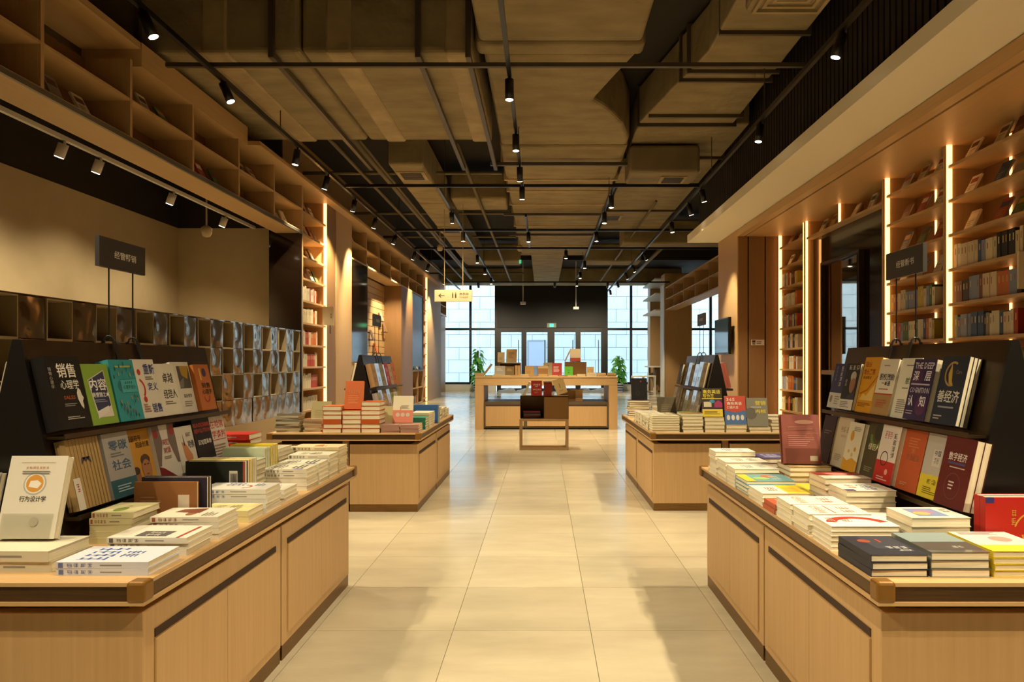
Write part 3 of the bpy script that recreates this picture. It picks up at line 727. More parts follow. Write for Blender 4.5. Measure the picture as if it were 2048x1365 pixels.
# ================================================================ A-frame racks with sign holders
RK = .635; SL = .225        # height, slope (x per z)
def rack(x, y0, label, signtext, slabel, sy, both=True):
    L = 1.2
    t = thing('book_rack', label, 'book rack', (x, y0, TOPZ), 0, 'dark A-frame book racks')
    hb = .012 + RK * SL
    for s_ in (-1, 1):
        MB().prism([(s_*.004, RK), (s_*.012, RK), (s_*hb, 0), (s_*(hb - .008), 0)][::-s_], 'y', .012, L - .012).build('display_panel', RACK, t)
        for z, dep in ((.335, .062), (.085, .05)):
            xa = .012 + (RK - z) * SL
            MB().box(s_*(xa - .004), s_*(xa + dep), .012, L - .012, z - .008, z).build('ledge', RACK, t)
            MB().box(s_*(xa + dep - .004), s_*(xa + dep), .012, L - .012, z, z + .008).build('ledge_lip', RACK, t)
    for ya in (0, L - .012):
        MB().prism([(-hb, 0), (hb, 0), (.012, RK), (-.012, RK)], 'y', ya, ya + .012).build('end_panel', BLACK, t)
    # sign
    g = thing('sign_holder', slabel, 'sign', (x, sy, TOPZ + RK + .01), 0, 'clip-on shelf signs')
    MB().box(-.008, .008, 0, .30, .27, .38).build('sign_plate', mat('sign_grey_black', '2a2520', .5), g)
    for yy in (.07, .225):
        MB().cyl((0, yy, .0), (0, yy, .27), .0028, 8).build('rod', BLACK, g)
        c = MB()
        pts = [(math.cos(a) * .018, yy, -.004 + math.sin(a) * .022) for a in [math.pi * k / 8 for k in range(9)]]
        c.tube(pts, .004, 6)
        for s_ in (-1, 1): c.add([(s_*.018, yy - .011, 0), (s_*.018, yy + .011, 0), (s_*.042, yy + .011, -.10), (s_*.042, yy - .011, -.10), (s_*.022, yy - .011, 0), (s_*.022, yy + .011, 0), (s_*.046, yy + .011, -.10), (s_*.046, yy - .011, -.10)], [(0,1,2,3),(7,6,5,4),(0,4,5,1),(1,5,6,2),(2,6,7,3),(3,7,4,0)])
        c.build('clip', BLACK, g)
    for s_ in (-1, 1):
        me = print_mesh([('t', signtext, .3, .36, .78, .62, 'd8d2c4')], .30, .11, 0, 'sign_lettering')
        o = inst('sign_lettering', me, g)
        if s_ == 1: o.matrix_local = Matrix(((0, 0, 1, .0085), (1, 0, 0, 0), (0, 1, 0, .27), (0, 0, 0, 1)))
        else: o.matrix_local = Matrix(((0, 0, -1, -.0085), (-1, 0, 0, .30), (0, 1, 0, .27), (0, 0, 0, 1)))
    return t
XRL, XRR, XML, XMR = -1.61, 1.47, -1.595, 1.483
rack(XRL, 2.2, 'dark A-frame book rack on the near left table', '经管畅销', 'black sign on rods above the near left rack', 2.6)
rack(XRR, 2.24, 'dark A-frame book rack on the near right table', '经管新书', 'black sign on rods above the near right rack', 2.77)
rack(XML, 6.28, 'dark A-frame book rack on the second left table', '社科新书', 'small black sign above the second left rack', 6.76)
rack(XMR, 6.14, 'dark A-frame book rack on the second right table', '生活畅销', 'small black sign above the second right rack', 6.58)

# ================================================================ books
COVER_M = {}; PAGE_M = {}; PRINTS = {}
def cover_mesh(w, h, t):
    k = (round(w, 3), round(h, 3), round(t, 3))
    if k not in COVER_M:
        b = .0016 if t < .03 else .0026
        COVER_M[k] = MB().box(0, w, 0, h, 0, b).box(0, w, 0, h, t - b, t).box(0, b, 0, h, b, t - b).mesh('book_cover', [PAGES])
        PAGE_M[k] = MB().box(b, w - .003, .002, h - .002, b, t - b).mesh('pages', [PAGES])
    return COVER_M[k], PAGE_M[k]
SIMPLE_M = {}
def simple_mesh(w, h, t):
    k = (round(w, 3), round(h, 3), round(t, 3))
    if k not in SIMPLE_M:
        b = .0015
        SIMPLE_M[k] = MB().box(0, w, 0, h, 0, b).box(0, w, 0, h, t - b, t).box(0, b, 0, h, b, t - b).box(b, w - .004, .003, h - .003, b, t - b, 1).box(-.0005, 0, h * .55, h * .82, t * .38, t * .62, 2).mesh('book_body', [PAGES, PAGES, PAGES])
    return SIMPLE_M[k]
NB = [0]; LAST = [None]
def axes(r, u, n, o):
    return Matrix(((r[0], u[0], n[0], o[0]), (r[1], u[1], n[1], o[1]), (r[2], u[2], n[2], o[2]), (0, 0, 0, 1)))
def book(name, M, w, h, t, col, label, cat, group=None, design=None, dkey=None, simple=False, back=None):
    NB[0] += 1
    if simple:
        o = inst(name, simple_mesh(w, h, t), None, m=paint(col)); o.matrix_world = M
        o.material_slots[2].link = 'OBJECT'; o.material_slots[2].material = ink(random.Random(label).choice(('8a5a44', '6a6460', '9a8a6c', '9a4c3c', 'c8bc9c')) if sum(lin(col)) > .7 else random.Random(label).choice(('d0c4a4', 'c8a860')))
        tag(o, label, cat, group); return o
    cm_, pm_ = cover_mesh(w, h, t)
    o = inst(name, cm_, None, m=wrap(col) if 'wrapped' in label else paint(col)); o.matrix_world = M
    inst('pages', pm_, o)
    if design:
        k = (dkey or str(design), round(w, 3), round(h, 3), round(t, 3))
        if k not in PRINTS: PRINTS[k] = print_mesh(design, w, h, t)
        inst('cover_print', PRINTS[k], o)
    tag(o, label, cat, group); LAST[0] = o
    return o

UL, LLZ = .335, .085
# ---- rack books: facing = +1 (towards +X) or -1; y = left end as read, on ledge height zl
def rack_book(xr, facing, y, zl, w, h, t, col, label, design=None, copies=1, group='books on the front racks', dz=0.0, simple=False, tilt=None, yshift=.0, grp=None):
    if zl == LLZ: h = min(h, .224)
    th = math.atan(SL); c, s = math.cos(th), math.sin(th)
    n = (facing * c, 0, s); u = (-facing * s, 0, c)
    r = (0, 1, 0) if facing > 0 else (0, -1, 0)
    base = Vector((xr + facing * (.014 + (RK - zl) * SL), y, TOPZ + zl + .0105))
    if copies == 1 and xr in (XRL, XRR): copies = max(1, round((.042 if zl == UL else .032) / t))
    for k in range(copies):
        o = base + Vector(n) * (k * (t + .0008)) + Vector((facing * s * t * .35, k * yshift, 0)) - Vector((0, 0, 0))
        front = k == copies - 1
        lb = label if front else ('second' if k == copies - 2 else 'rear') + ' copy of the ' + label
        book('display_book', axes(r, u, n, o), w, h, t, col, lb, 'book', group, design, label, simple and not front)
def tl(u0, u1, v0, v1, n, c): return lines(u0, u1, v0, v1, n, c)
# near left rack, upper ledge
Y = 2.215
rb = lambda *a, **k: rack_book(XRL, 1, *a, **k)
rb(Y, UL, .165, .235, .015, '15120f', 'black book with white title and half face on near left rack', [('t', '销售', .28, .70, .82, .9, 'e6e0d2'), ('t', '心理学', .3, .54, .84, .67, 'd8d2c4'), ('t', 'SALES', .32, .40, .66, .45, 'a8532c'), ('p', [(.78, .56), (.72, .48), (.72, .4), (.78, .3), (.84, .25), (.86, .3), (.85, .36), (.9, .41), (.86, .45), (.84, .52)], 'd2ccbc')] + tl(.3, .75, .3, .35, 2, '8a8478') + tl(.3, .8, .12, .17, 2, 'b8b2a4') + [('v', '销售心理学', .03, .55, .12, .85, '9a948a')], 3, yshift=-.004)
Y += .168
rb(Y, UL, .145, .21, .02, '7fa03a', 'lime green book with a navy panel on near left rack', [('p', [(.14, .74), (.8, .9), (.84, .36), (.86, .12), (.3, .12), (.24, .2)], 'cfc8ba'), ('p', [(.16, .73), (.78, .88), (.82, .3), (.3, .2), (.28, .24)], '2c3050'), ('t', '内容', .18, .56, .8, .76, 'e8e4da'), ('t', '是营销之本', .2, .45, .84, .53, 'e8e4da'), ('p', [(.24, .1), (.7, .2), (.72, .3), (.26, .22)], 'd6d0c4')] + tl(.22, .8, .36, .42, 2, '8a8ca0'))
Y += .150
rb(Y, UL, .15, .225, .022, '2f8d92', 'teal fish patterned book with oval title on near left rack', [('r', .30, .45, .95, .68, '1f6a70'), ('c', .32, .565, .14, '1f6a70'), ('r', .32, .46, .95, .67, '3fa0a2'), ('t', '心理学诡计', .38, .51, .9, .58, '173c40'), ('t', '欺骗中的', .46, .60, .8, .64, '173c40'), ('r', .2, .87, .85, .90, '9ab06a')] + [('c', .1 + .8 * ((k * .37) % 1), (.06 + .36 * ((k * .61) % 1)) if k % 3 else (.72 + .22 * ((k * .53) % 1)), .018, ('1c4a4c', 'a8823c', '8c3a2c', '20585a', '1c4a4c')[k % 5], .05) for k in range(30)], 2)
Y += .150
rb(Y, UL, .15, .228, .02, 'd6cfc0', 'white book with a red telephone handset on near left rack', [('a', .1, .5, .28, .07, -50, 70, 'b8321e'), ('c', .22, .78, .08, 'b8321e'), ('c', .28, .32, .08, 'b8321e'), ('t', '重新', .45, .74, .95, .92, '2c3f78'), ('t', '定义', .5, .46, .95, .6, '2c3f78'), ('t', '销售', .5, .08, .95, .24, '2c3f78')] + tl(.45, .95, .64, .71, 2, '6a6458') + tl(.12, .45, .1, .25, 4, 'a06a54'))
Y += .148
rb(Y, UL, .145, .21, .02, 'd8d2c0', 'white book titled in black thin characters on near left rack', [('t', '卓越', .3, .62, .85, .82, '2a2824'), ('t', '经理人', .2, .32, .9, .5, '2a2824')] + tl(.2, .8, .2, .28, 2, '5a564c'), 1)
Y += .145
rb(Y, UL, .15, .22, .03, 'd2ccbe', 'white book with a grey and yellow photo cover on near left rack', [('r', .3, .48, .95, .92, '4c4a46'), ('p', [(.45, .92), (.95, .92), (.8, .66), (.5, .74)], 'a8842c'), ('p', [(.3, .6), (.6, .7), (.5, .5), (.3, .5)], '77736c'), ('t', '我的不凡', .38, .3, .85, .37, '3a3630')] + tl(.35, .8, .12, .24, 3, '8a8478') + [('v', '我的不凡之路', .03, .3, .12, .9, '5a5650')])
Y += .152
rb(Y, UL, .14, .205, .016, 'b0642a', 'orange book with a purple disc on near left rack', [('c', .62, .82, .14, '3a2c52'), ('r', .3, .66, .4, .92, 'd0a83a'), ('t', '销售', .3, .48, .85, .6, '1c140e'), ('t', '心理学', .25, .34, .9, .46, '1c140e'), ('a', .5, .3, .2, .05, 180, 360, '9a2c1c')])
# lower ledge
Y = 2.235
rb(Y, LLZ, .165, .23, .018, 'a88a58', 'wood striped book with dark whale tails on near left rack', [('r', .1 + .1 * k, .0, .12 + .1 * k, 1, '8a6c3e') for k in range(9)] + [('p', [(.35, .62), (.5, .72), (.65, .62), (.62, .72), (.5, .66), (.38, .72)], '3c3844'), ('r', 0, .0, .2, .45, 'd0c8b8'), ('t', '平', .05, .25, .15, .38, 'a8322a')], 2, yshift=-.006)
Y += .172
rb(Y, LLZ, .15, .225, .02, '9a948c', 'grey book with blue characters and teal foot on near left rack', [('r', 0, 0, 1, .28, '27535c'), ('t', '零碳', .18, .72, .9, .88, '3a5670'), ('t', '社会', .18, .42, .9, .58, '3a5670')] + tl(.2, .8, .62, .7, 2, '6a6a6a') + tl(.2, .8, .08, .2, 3, '9ab0ae'))
Y += .152
rb(Y, LLZ, .16, .235, .022, 'b8842e', 'ochre book with portrait and black title on near left rack', [('t', '超级符号', .12, .8, .66, .9, '1c140c'), ('t', '超级创意', .4, .69, .95, .79, '1c140c'), ('c', .66, .34, .2, '8a5a3c', .27), ('c', .66, .48, .19, '4a3424', .13), ('c', .66, .33, .18, '9c6a48', .22), ('c', .22, .24, .16, '8a5a3c', .2), ('c', .22, .33, .15, '3a281c', .09), ('r', 0, 0, 1, .12, '5a1c14')] + [('r', .57, .40, .64, .415, '2a1c14'), ('r', .7, .40, .77, .415, '2a1c14'), ('r', .61, .24, .71, .252, '6a3828')])
Y += .162
rb(Y, LLZ, .16, .235, .018, 'c4bcae', 'white vase patterned book with red title on near left rack', [('p', [(0, 1), (.3, 1), (.36, .7), (.12, .3), (0, .3)], '6a5c54'), ('p', [(1, 1), (.7, 1), (.64, .7), (.88, .3), (1, .3)], '6a5c54'), ('p', [(0, 0), (.9, 0), (.2, .26), (0, .3)], '6a1e1e'), ('c', .12, .85, .1, '8c2a28'), ('c', .86, .88, .12, '8c2a28'), ('t', '关键', .34, .64, .66, .75, 'a02a28'), ('t', '对话', .34, .5, .66, .61, 'a02a28')] + tl(.3, .7, .4, .46, 2, '8a8278'))
Y += .162
rb(Y, LLZ, .14, .205, .018, 'c8c0b2', 'white book with an orange figure on near left rack', [('p', [(.25, .7), (.5, .62), (.75, .4), (.7, .1), (.45, .12), (.3, .4)], 'b87a50'), ('p', [(.38, .85), (.44, .62), (.36, .6)], '2a2420'), ('t', '哈佛', .6, .54, .95, .7, '24303c'), ('t', '谈判', .66, .1, .98, .26, '24303c')] + tl(.55, .9, .78, .86, 3, '5a564e'))
Y += .142
rb(Y, LLZ, .155, .23, .02, '1c1418', 'black BLOCKCHAIN REVOLUTION book on near left rack', [('t', 'BLOCKCHAIN', .05, .84, .95, .92, 'b83a1c'), ('t', 'REVOLUTION', .05, .73, .95, .81, 'b83a1c'), ('t', '区块链革命', .15, .5, .9, .6, 'd8d2c6'), ('r', 0, 0, 1, .22, '8a8478')] + tl(.1, .8, .06, .16, 3, '3a3630'))
Y += .157
rb(Y, LLZ, .155, .24, .016, 'ccc2b4', 'white book with big red Harvard title on near left rack', [('t', '在哈佛', .1, .76, .92, .92, 'b03222'), ('t', '学谈判', .12, .56, .94, .72, 'b03222'), ('r', .05, .52, .95, .535, 'b03222')] + tl(.1, .9, .1, .45, 6, '9a7a6c'), 1)
# back side peeking out at the left
for k, (yy, zl, c, l) in enumerate(((2.24, UL, 'c8c0ac', 'cream'), (2.42, UL, 'b8b09c', 'pale grey'), (2.24, LLZ, '1c3a58', 'dark blue'), (2.42, LLZ, 'c0b8a4', 'off-white'))):
    rack_book(XRL, -1, yy + .16, zl, .155, .22, .03, c, '%s book on the %s ledge, rear side of near left rack' % (l, 'upper' if zl == UL else 'lower'))

# near right rack (reads from the far end to the near end)
rr = lambda *a, **k: rack_book(XRR, -1, *a, **k)
Y = 3.415
rr(Y, UL, .14, .21, .014, '2a2c58', 'navy blue book with white lower band on near right rack', [('r', 0, 0, 1, .34, 'd0ccc4'), ('v', '输赢百岁', .55, .48, .75, .95, 'd8d4cc'), ('c', .22, .2, .1, '8a7a68', .13)] + [('v', '职场哲学', .2, .6, .3, .95, '8a8aa8')] + tl(.5, .9, .08, .28, 4, '8a867c'))
Y -= .145
rr(Y, UL, .14, .21, .016, '12100e', 'black book with a white haired portrait on near right rack', [('t', '巴菲特', .2, .86, .95, .96, 'd8d4ca'), ('c', .68, .56, .2, '9a6a4c', .3), ('c', .66, .72, .2, 'b8b0a4', .16), ('c', .7, .55, .17, '9a6a4c', .2), ('p', [(.5, .3), (1, .42), (1, .22), (.4, .22)], '2a3240'), ('r', 0, 0, 1, .22, 'd8d4ca'), ('v', '投资', .14, .5, .28, .66, 'c8c4ba')] + tl(.1, .8, .04, .18, 4, '6a665e'))
Y -= .145
rr(Y, UL, .155, .24, .018, 'd89a14', 'bright yellow book with a rising curve on near right rack', [('t', '硅谷', .1, .82, .46, .92, '9a3414'), ('t', '增长黑客', .06, .68, .76, .79, '9a3414'), ('t', '实战笔记', .1, .6, .6, .66, '6a3a14'), ('p', [(.1, .34), (.5, .42), (.95, .68), (.96, .66), (.52, .4), (.1, .32)], 'a84414'), ('p', [(.12, .22), (.3, .34), (.5, .3), (.7, .42), (.92, .55), (.92, .22)], 'e2c068')] + tl(.1, .9, .1, .18, 3, '8a4c14'), 2)
Y -= .157
rr(Y, UL, .15, .23, .02, 'e0dac8', 'white book with a kraft lower band on near right rack', [('r', 0, 0, 1, .36, 'a4824e'), ('r', 0, .36, 1, .385, 'b43a20'), ('t', '股权激励', .12, .62, .92, .74, '2a2420'), ('t', '一本通', .3, .52, .76, .61, '2a2420')] + tl(.2, .8, .44, .48, 1, 'b86a54') + tl(.25, .75, .86, .9, 1, 'a86a5a') + tl(.2, .8, .12, .28, 4, 'b4583a'), 2)
Y -= .150
rr(Y, UL, .15, .235, .03, 'e2ddcc', 'white book with small green title on near right rack', [('t', '赋能', .4, .56, .8, .68, '3c7a34')] + tl(.3, .85, .86, .9, 1, '6a665c') + tl(.3, .8, .48, .52, 1, '7a766c') + tl(.2, .8, .08, .32, 7, '8a867a'), 1)
Y -= .150
rr(Y, UL, .15, .225, .028, '2c1e48', 'purple THE DEEP COGNITION book on near right rack', [('c', .7, .24, .24, '4a1c4a'), ('c', .3, .7, .26, '421c48'), ('t', 'THE DEEP', .08, .84, .95, .94, 'd8d2dc'), ('t', '深', .1, .64, .36, .8, 'e0dce2'), ('t', '层', .64, .64, .9, .8, 'e0dce2'), ('r', .08, .57, .92, .595, 'b0a8b8'), ('t', 'COGNITION', .08, .44, .95, .53, 'c8c0d0'), ('t', '认', .1, .22, .34, .4, 'e0dce2'), ('t', '知', .62, .22, .88, .4, 'e0dce2')] + tl(.1, .5, .08, .16, 2, '9a92a8'))
Y -= .160
rr(Y, UL, .155, .235, .016, '1c2638', 'navy book with a gold crescent on near right rack', [('a', .48, .74, .28, .05, 60, 290, 'a8864a'), ('p', [(.42, .9), (.34, .74), (.42, .6), (.6, .56), (.52, .64), (.48, .76)], 'c09a3c'), ('t', '善经济', .1, .32, .92, .5, 'd8d4c8'), ('r', .2, .24, .8, .265, '8a8a90')] + tl(.1, .5, .06, .14, 2, 'a8a49a') + [('t', 'Care', .62, .74, .84, .8, '8a7a4c')], 3, yshift=-.006)
Y = 3.435
rr(Y, LLZ, .14, .22, .03, '2e1420', 'dark maroon book at the far end of near right rack', tl(.2, .8, .6, .7, 2, '8a6a70'))
Y -= .15
rr(Y, LLZ, .155, .24, .024, 'c0b698', 'shrink wrapped cream book on near right rack', [('t', '诺斯高', .25, .7, .8, .82, '8a7a50'), ('t', '的经济学', .35, .6, .7, .65, '7a6c48')] + tl(.2, .7, .12, .26, 4, '8a7c5a'))
Y -= .158
rr(Y, LLZ, .14, .21, .02, 'd4ccb4', 'white book with yellow flowers on near right rack', [('p', [(0, 0), (1, 0), (1, .22), (.6, .28), (.3, .2), (0, .26)], 'c8921e'), ('c', .35, .72, .12, 'c8921e', .16), ('c', .3, .4, .06, 'd2b05a'), ('c', .7, .46, .07, 'c8921e'), ('c', .55, .34, .06, 'd2b05a')] + tl(.4, .9, .82, .92, 3, '8a8270'))
Y -= .142
rr(Y, LLZ, .155, .235, .022, '4e4630', 'olive brown book with a green swirl on near right rack', [('a', .55, .78, .36, .12, 180, 330, '5a7a3c'), ('c', .6, .84, .22, '2c3420'), ('t', '绿巨人', .2, .5, .8, .62, 'd0c8a4'), ('p', [(.7, 0), (1, 0), (1, .6), (.85, .45)], '38402c')] + tl(.2, .8, .1, .2, 3, '8a8260'))
Y -= .158
rr(Y, LLZ, .145, .23, .02, 'cfc4b6', 'white book with a red lower third on near right rack', [('r', 0, 0, 1, .38, 'b4241c'), ('a', .4, .42, .2, .03, 0, 360, '2c1c1c'), ('t', '创投学', .2, .76, .6, .9, 'b86a60'), ('v', '人工智能', .68, .45, .88, .88, '3a3430'), ('c', .65, .2, .08, 'd89a7a')] + tl(.2, .8, .04, .12, 2, 'd8b0a4'))
Y -= .147
rr(Y, LLZ, .15, .235, .024, 'b4532a', 'orange red book with faint blue title on near right rack', [('t', '工业互联', .25, .5, .85, .6, '7a4c44'), ('t', '网', .4, .62, .6, .7, 'c07a50')] + tl(.25, .8, .7, .88, 4, 'c4744a') + tl(.2, .6, .08, .14, 2, 'c88a60'))
Y -= .152
rr(Y, LLZ, .155, .235, .022, 'b4aca0', 'grey book with a bright yellow foot on near right rack', [('r', 0, 0, 1, .36, 'd2bc2a'), ('r', .35, .5, .68, .76, 'c4bcb0'), ('t', '中国', .4, .66, .64, .75, '3a3c48'), ('t', '韧口', .42, .54, .62, .64, '7a7874'), ('t', '复与', .3, .22, .7, .3, '5a5414')] + tl(.2, .8, .06, .18, 4, '7a6c1c'))
Y -= .158
rr(Y, LLZ, .165, .245, .026, '5a1614', 'dark red book with white title on near right rack', [('t', '数字经济', .2, .66, .8, .78, 'd4ccc0'), ('r', .22, .61, .78, .64, '3c4070'), ('a', .5, .3, .26, .015, 0, 360, '6a3c50'), ('r', .3, .56, .8, .575, 'c0a8a0')] + tl(.38, .62, .24, .38, 3, 'c8b4aa'), 2, yshift=-.008)
for k, (yy, zl, c, l) in enumerate(((2.26, UL, 'd8a090', 'pink'), (2.26, LLZ, 'c8bca0', 'cream'))):
    rack_book(XRR, 1, yy, zl, .155, .22, .02, c, '%s book on the %s ledge, rear side of near right rack' % (l, 'upper' if zl == UL else 'lower'))

# second left and right racks
def simple_design(r, tc):
    return [('t', r.choice(('时间', '文明', '世界', '思想')), .25, .6, .8, .78, tc)] + tl(.25, .75, .2, .4, 4, tc)
def small_rack(xr, facing, ystart, ledge, cols, where):
    r = random.Random(int(abs(xr) * 100) + int(ledge * 100)); y = ystart
    for k, (c, l, tc) in enumerate(cols):
        w = r.uniform(.14, .155); h = r.uniform(.2, .23)
        rack_book(xr, facing, y, ledge, w, h, .022, c, '%s book on %s, %s from left' % (l, where, ORD[k]), simple_design(r, tc), r.choice((1, 2)) if k < 3 else 1, 'books on the second racks')
        y += facing * (w + .012)
small_rack(XML, 1, 6.30, UL, [('b08a5c', 'kraft', '6a4a2c'), ('b8b4b0', 'silver wrapped', '5a5a60'), ('8a7c50', 'olive', '3c3420'), ('c4c0bc', 'white wrapped', '5a5a60'), ('a83238', 'red', 'd8c0b0'), ('b49a74', 'tan', '7a2a34'), ('c46a2c', 'orange', '2c1810')], 'second left rack upper ledge')
small_rack(XML, 1, 6.30, LLZ, [('a8a49c', 'silver', '4a4a50'), ('c0bcb4', 'pale wrapped', '4a4a50'), ('b49a74', 'tan', '7a2a34'), ('b8b4ae', 'grey wrapped', '4a4a50'), ('9a9050', 'olive yellow', '3a3418'), ('c8c2b0', 'cream', '5a5040'), ('a89c60', 'mustard', '3a3418')], 'second left rack lower ledge')
small_rack(XMR, -1, 7.33, UL, [('2c1c24', 'dark plum', '8a7a70'), ('5a4a34', 'brown', 'b0a080'), ('b8b0a0', 'silver wrapped', '5a5a60'), ('7a6448', 'dull brown', 'c0b090'), ('c4bcb0', 'white wrapped', '5a5a60'), ('b0aa9c', 'grey wrapped', '5a5a60'), ('b4a26c', 'khaki with yellow foot', '6a5a20')], 'second right rack upper ledge')
small_rack(XMR, -1, 7.33, LLZ, [('a8a090', 'grey', '4a4a40'), ('7c6848', 'brown', 'c0b090'), ('6a5a40', 'dark khaki', 'b0a080'), ('b0b4a0', 'pale green wrapped', '4a5040'), ('8a7c5c', 'tan', '3a3020'), ('b4b0ac', 'silver wrapped', '5a5a60'), ('a49a88', 'stone', '4a4238')], 'second right rack lower ledge')
rack_book(XMR, 1, 6.16, UL, .15, .22, .022, 'a85a48', 'red white book on the rear side of second right rack', [('r', 0, .35, 1, 1, 'c8beb0'), ('r', 0, 0, 1, .3, '8a2c20')], 2, 'books on the second racks')
rack_book(XML, -1, 6.45, UL, .15, .22, .022, 'c0b490', 'cream book on the rear side of second left rack', None, 1, 'books on the second racks')
# ================================================================ flat stacks on the tables
def stack(x, y, wx_, wy_, n, t, rot, col, desc, phrase, design=None, z=TOPZ, jit=.004, ang=1.2, cat='book', group=None, cols=None, simple=False, turned=()):
    """x,y = near left corner of the footprint; rot 0: spine towards -X, 90: spine towards the camera, 180: spine +X, -90: fore-edge to the camera"""
    r = random.Random(int(x * 1000) * 31 + int(y * 1000)); zz = z; size = (wx_, wy_); rot0 = rot; base = (x, y)
    for k in range(n):
        rot = 90 if k in turned else rot0
        c, d = (col, desc) if not cols else cols[k % len(cols)]
        a = math.radians(rot + r.uniform(-ang, ang))
        w, h = (wx_, wy_) if rot in (0, 180) else (wy_, wx_)
        cx = x + wx_ / 2 + r.uniform(-jit, jit); cy = y + wy_ / 2 + r.uniform(-jit, jit)
        M = Matrix.Translation((cx, cy, zz)) @ Matrix.Rotation(a, 4, 'Z') @ Matrix.Translation((-w / 2, -h / 2, 0))
        top = k == n - 1
        if n == 1: lb = '%s lying on the %s' % (d, phrase)
        else: lb = '%s, %s, %s' % (d, 'topmost' if top else ORD[n - 1 - k] + ' from top', phrase)
        book('paperback', M, w, h, t, c, lb, cat, group or 'stacked books on the tables', design if top else None, phrase, simple and not top)
        if rot == 90 and y < 5.5 and top + (k == n - 2):
            b_ = LAST[0]; key = ('spine', round(h, 3), round(t, 3), phrase)
            if key not in PRINTS:
                ic = r.choice(('5a6a9a', '9a4a3a', '5a564c', '7a6a4a'))
                PRINTS[key] = print_mesh([('t', '社科文库', .12, .2, .4, .8, ic)] + tl(.48, .8, .3, .7, 1, '8a8478') + [('r', .03, .15, .08, .85, ic)], h, t, 0, 'spine_print')
            p_ = inst('spine_print', PRINTS[key], b_)
            p_.matrix_local = Matrix(((0, 0, -1, 0), (-1, 0, 0, h), (0, 1, 0, 0), (0, 0, 0, 1)))
        zz += t + .0006
    return zz
def standing(x, y, z, w, h, t, lean, col, label, design=None, rotz=0.0, n=1, group='books standing on the tables', acrylic=False):
    """book standing face to the camera, leaning back by lean degrees; x,y = bottom left front"""
    a = math.radians(lean)
    for k in range(n):
        M = Matrix.Translation((x, y + k * (t + .0015) / math.cos(a), z)) @ Matrix.Rotation(math.radians(rotz), 4, 'Z') @ axes((1, 0, 0), (0, math.sin(a), math.cos(a)), (0, -math.cos(a), math.sin(a)), (0, t * math.cos(a), 0))
        lb = label if k == 0 else label + ', copy %s behind' % ORD[k - 1]
        o = book('standing_book', M, w, h, t, col, lb, 'book', group, design, label)
        if acrylic and k == 0:
            s = bpy.data.objects.new('book_stand', None); COL.objects.link(s); s.matrix_world = M
            tag(s, 'clear acrylic stand holding the ' + label.split(' on ')[0][:60], 'stand')
            MB().box(.01, w - .01, -.004, .07, t + .003, t + .006).build('front_lip', ACRYL, s)
            MB().box(.01, w - .01, -.004, h * .6, -.006, -.003).build('back_plate', ACRYL, s)
            MB().box(.01, w - .01, -.007, -.004, -.006, t + .006).build('foot', ACRYL, s)
def words(c, c2=None): return [('t', '经济学', .15, .6, .7, .8, c)] + tl(.15, .8, .25, .5, 4, c2 or c)
PT = 'right front table'
# ---- near right table
zr1 = stack(.862, 1.89, .15, .21, 3, .019, 0, '2a2a34', 'navy paperback', 'near corner stack of the right front table', [('r', .3, .3, .95, .95, '34343e'), ('c', .3, .7, .12, '8a4028'), ('r', .55, .62, .6, .8, '9a3c24'), ('t', '新创业', .5, .3, .9, .42, 'd0ccc4'), ('t', '史', .62, .18, .9, .26, 'c0bcb4')], jit=.002)
stack(1.02, 1.89, .155, .215, 3, .0215, 0, '6a6e68', 'grey green wrapped paperback', 'second near edge stack, right front table', [('r', 0, .12, 1, .5, '4a4038'), ('r', .5, .52, .8, .58, '8aa878'), ('t', '全球', .55, .2, .75, .3, 'c0bcb0'), ('r', 0, .5, 1, 1, '7c8a88')], jit=.002)
stack(1.185, 1.89, .165, .22, 4, .0165, 0, 'd2bc2a', 'pink and yellow paperback', 'third near edge stack, right front table', [('r', 0, .3, 1, 1, 'cfc0b4'), ('r', 0, 0, 1, .28, 'd8c02c'), ('c', .6, .6, .18, 'b48a7c')] + tl(.1, .9, .82, .95, 3, '9a8a84'), jit=.002)
standing(1.30, 2.115, TOPZ, .25, .168, .028, 0, 'b4261a', 'bright red book lying upright beside near right rack', [('r', .0, .0, 1, .14, 'd8c02c'), ('a', .6, .35, .28, .02, 20, 160, 'c89a3c'), ('t', '交易', .4, .22, .85, .36, 'c89a3c'), ('r', .0, .9, .1, 1, '2c2c70'), ('v', '金融', .3, .5, .36, .8, 'c89a3c')], n=2)
stack(.862, 2.15, .205, .155, 5, .0145, -90, 'e2dccb', 'white red arc paperback', 'white stack behind the navy corner stack', [('a', .75, .5, .62, .2, 100, 260, 'a83420'), ('t', '某某', .3, .3, .62, .45, 'a83420')] + tl(.2, .8, .1, .2, 3, '9a948a'), jit=.003)
stack(.862, 2.335, .205, .155, 4, .0175, -90, 'e0dac6', 'white red print paperback', 'right aisle stack behind the red arc stack', [('t', '部门', .2, .62, .8, .82, 'b4604a'), ('t', '管理与人事', .1, .2, .9, .36, 'c08070'), ('r', .1, .45, .9, .47, 'b4604a')], jit=.004)
stack(.862, 2.50, .205, .155, 4, .0175, -90, 'e0dac6', 'white red print paperback', 'third right aisle stack from the front', [('t', '部门', .2, .62, .8, .82, 'b4604a'), ('t', '管理与人事', .1, .2, .9, .36, 'c08070')], jit=.004)
stack(.862, 2.67, .16, .14, 2, .018, 0, 'b4583a', 'rust red paperback', 'low right aisle stack beside the third stack', words('d8d0c0'))
stack(.862, 2.83, .205, .195, 3, .016, -90, 'e0dac8', 'white yellow corner paperback', 'right aisle stack with the yellow corner', [('r', 0, .5, 1, 1, 'd6bc30'), ('r', .3, .55, .8, .8, 'd8a02c'), ('t', '流量', .3, .2, .7, .4, 'a8503a')])
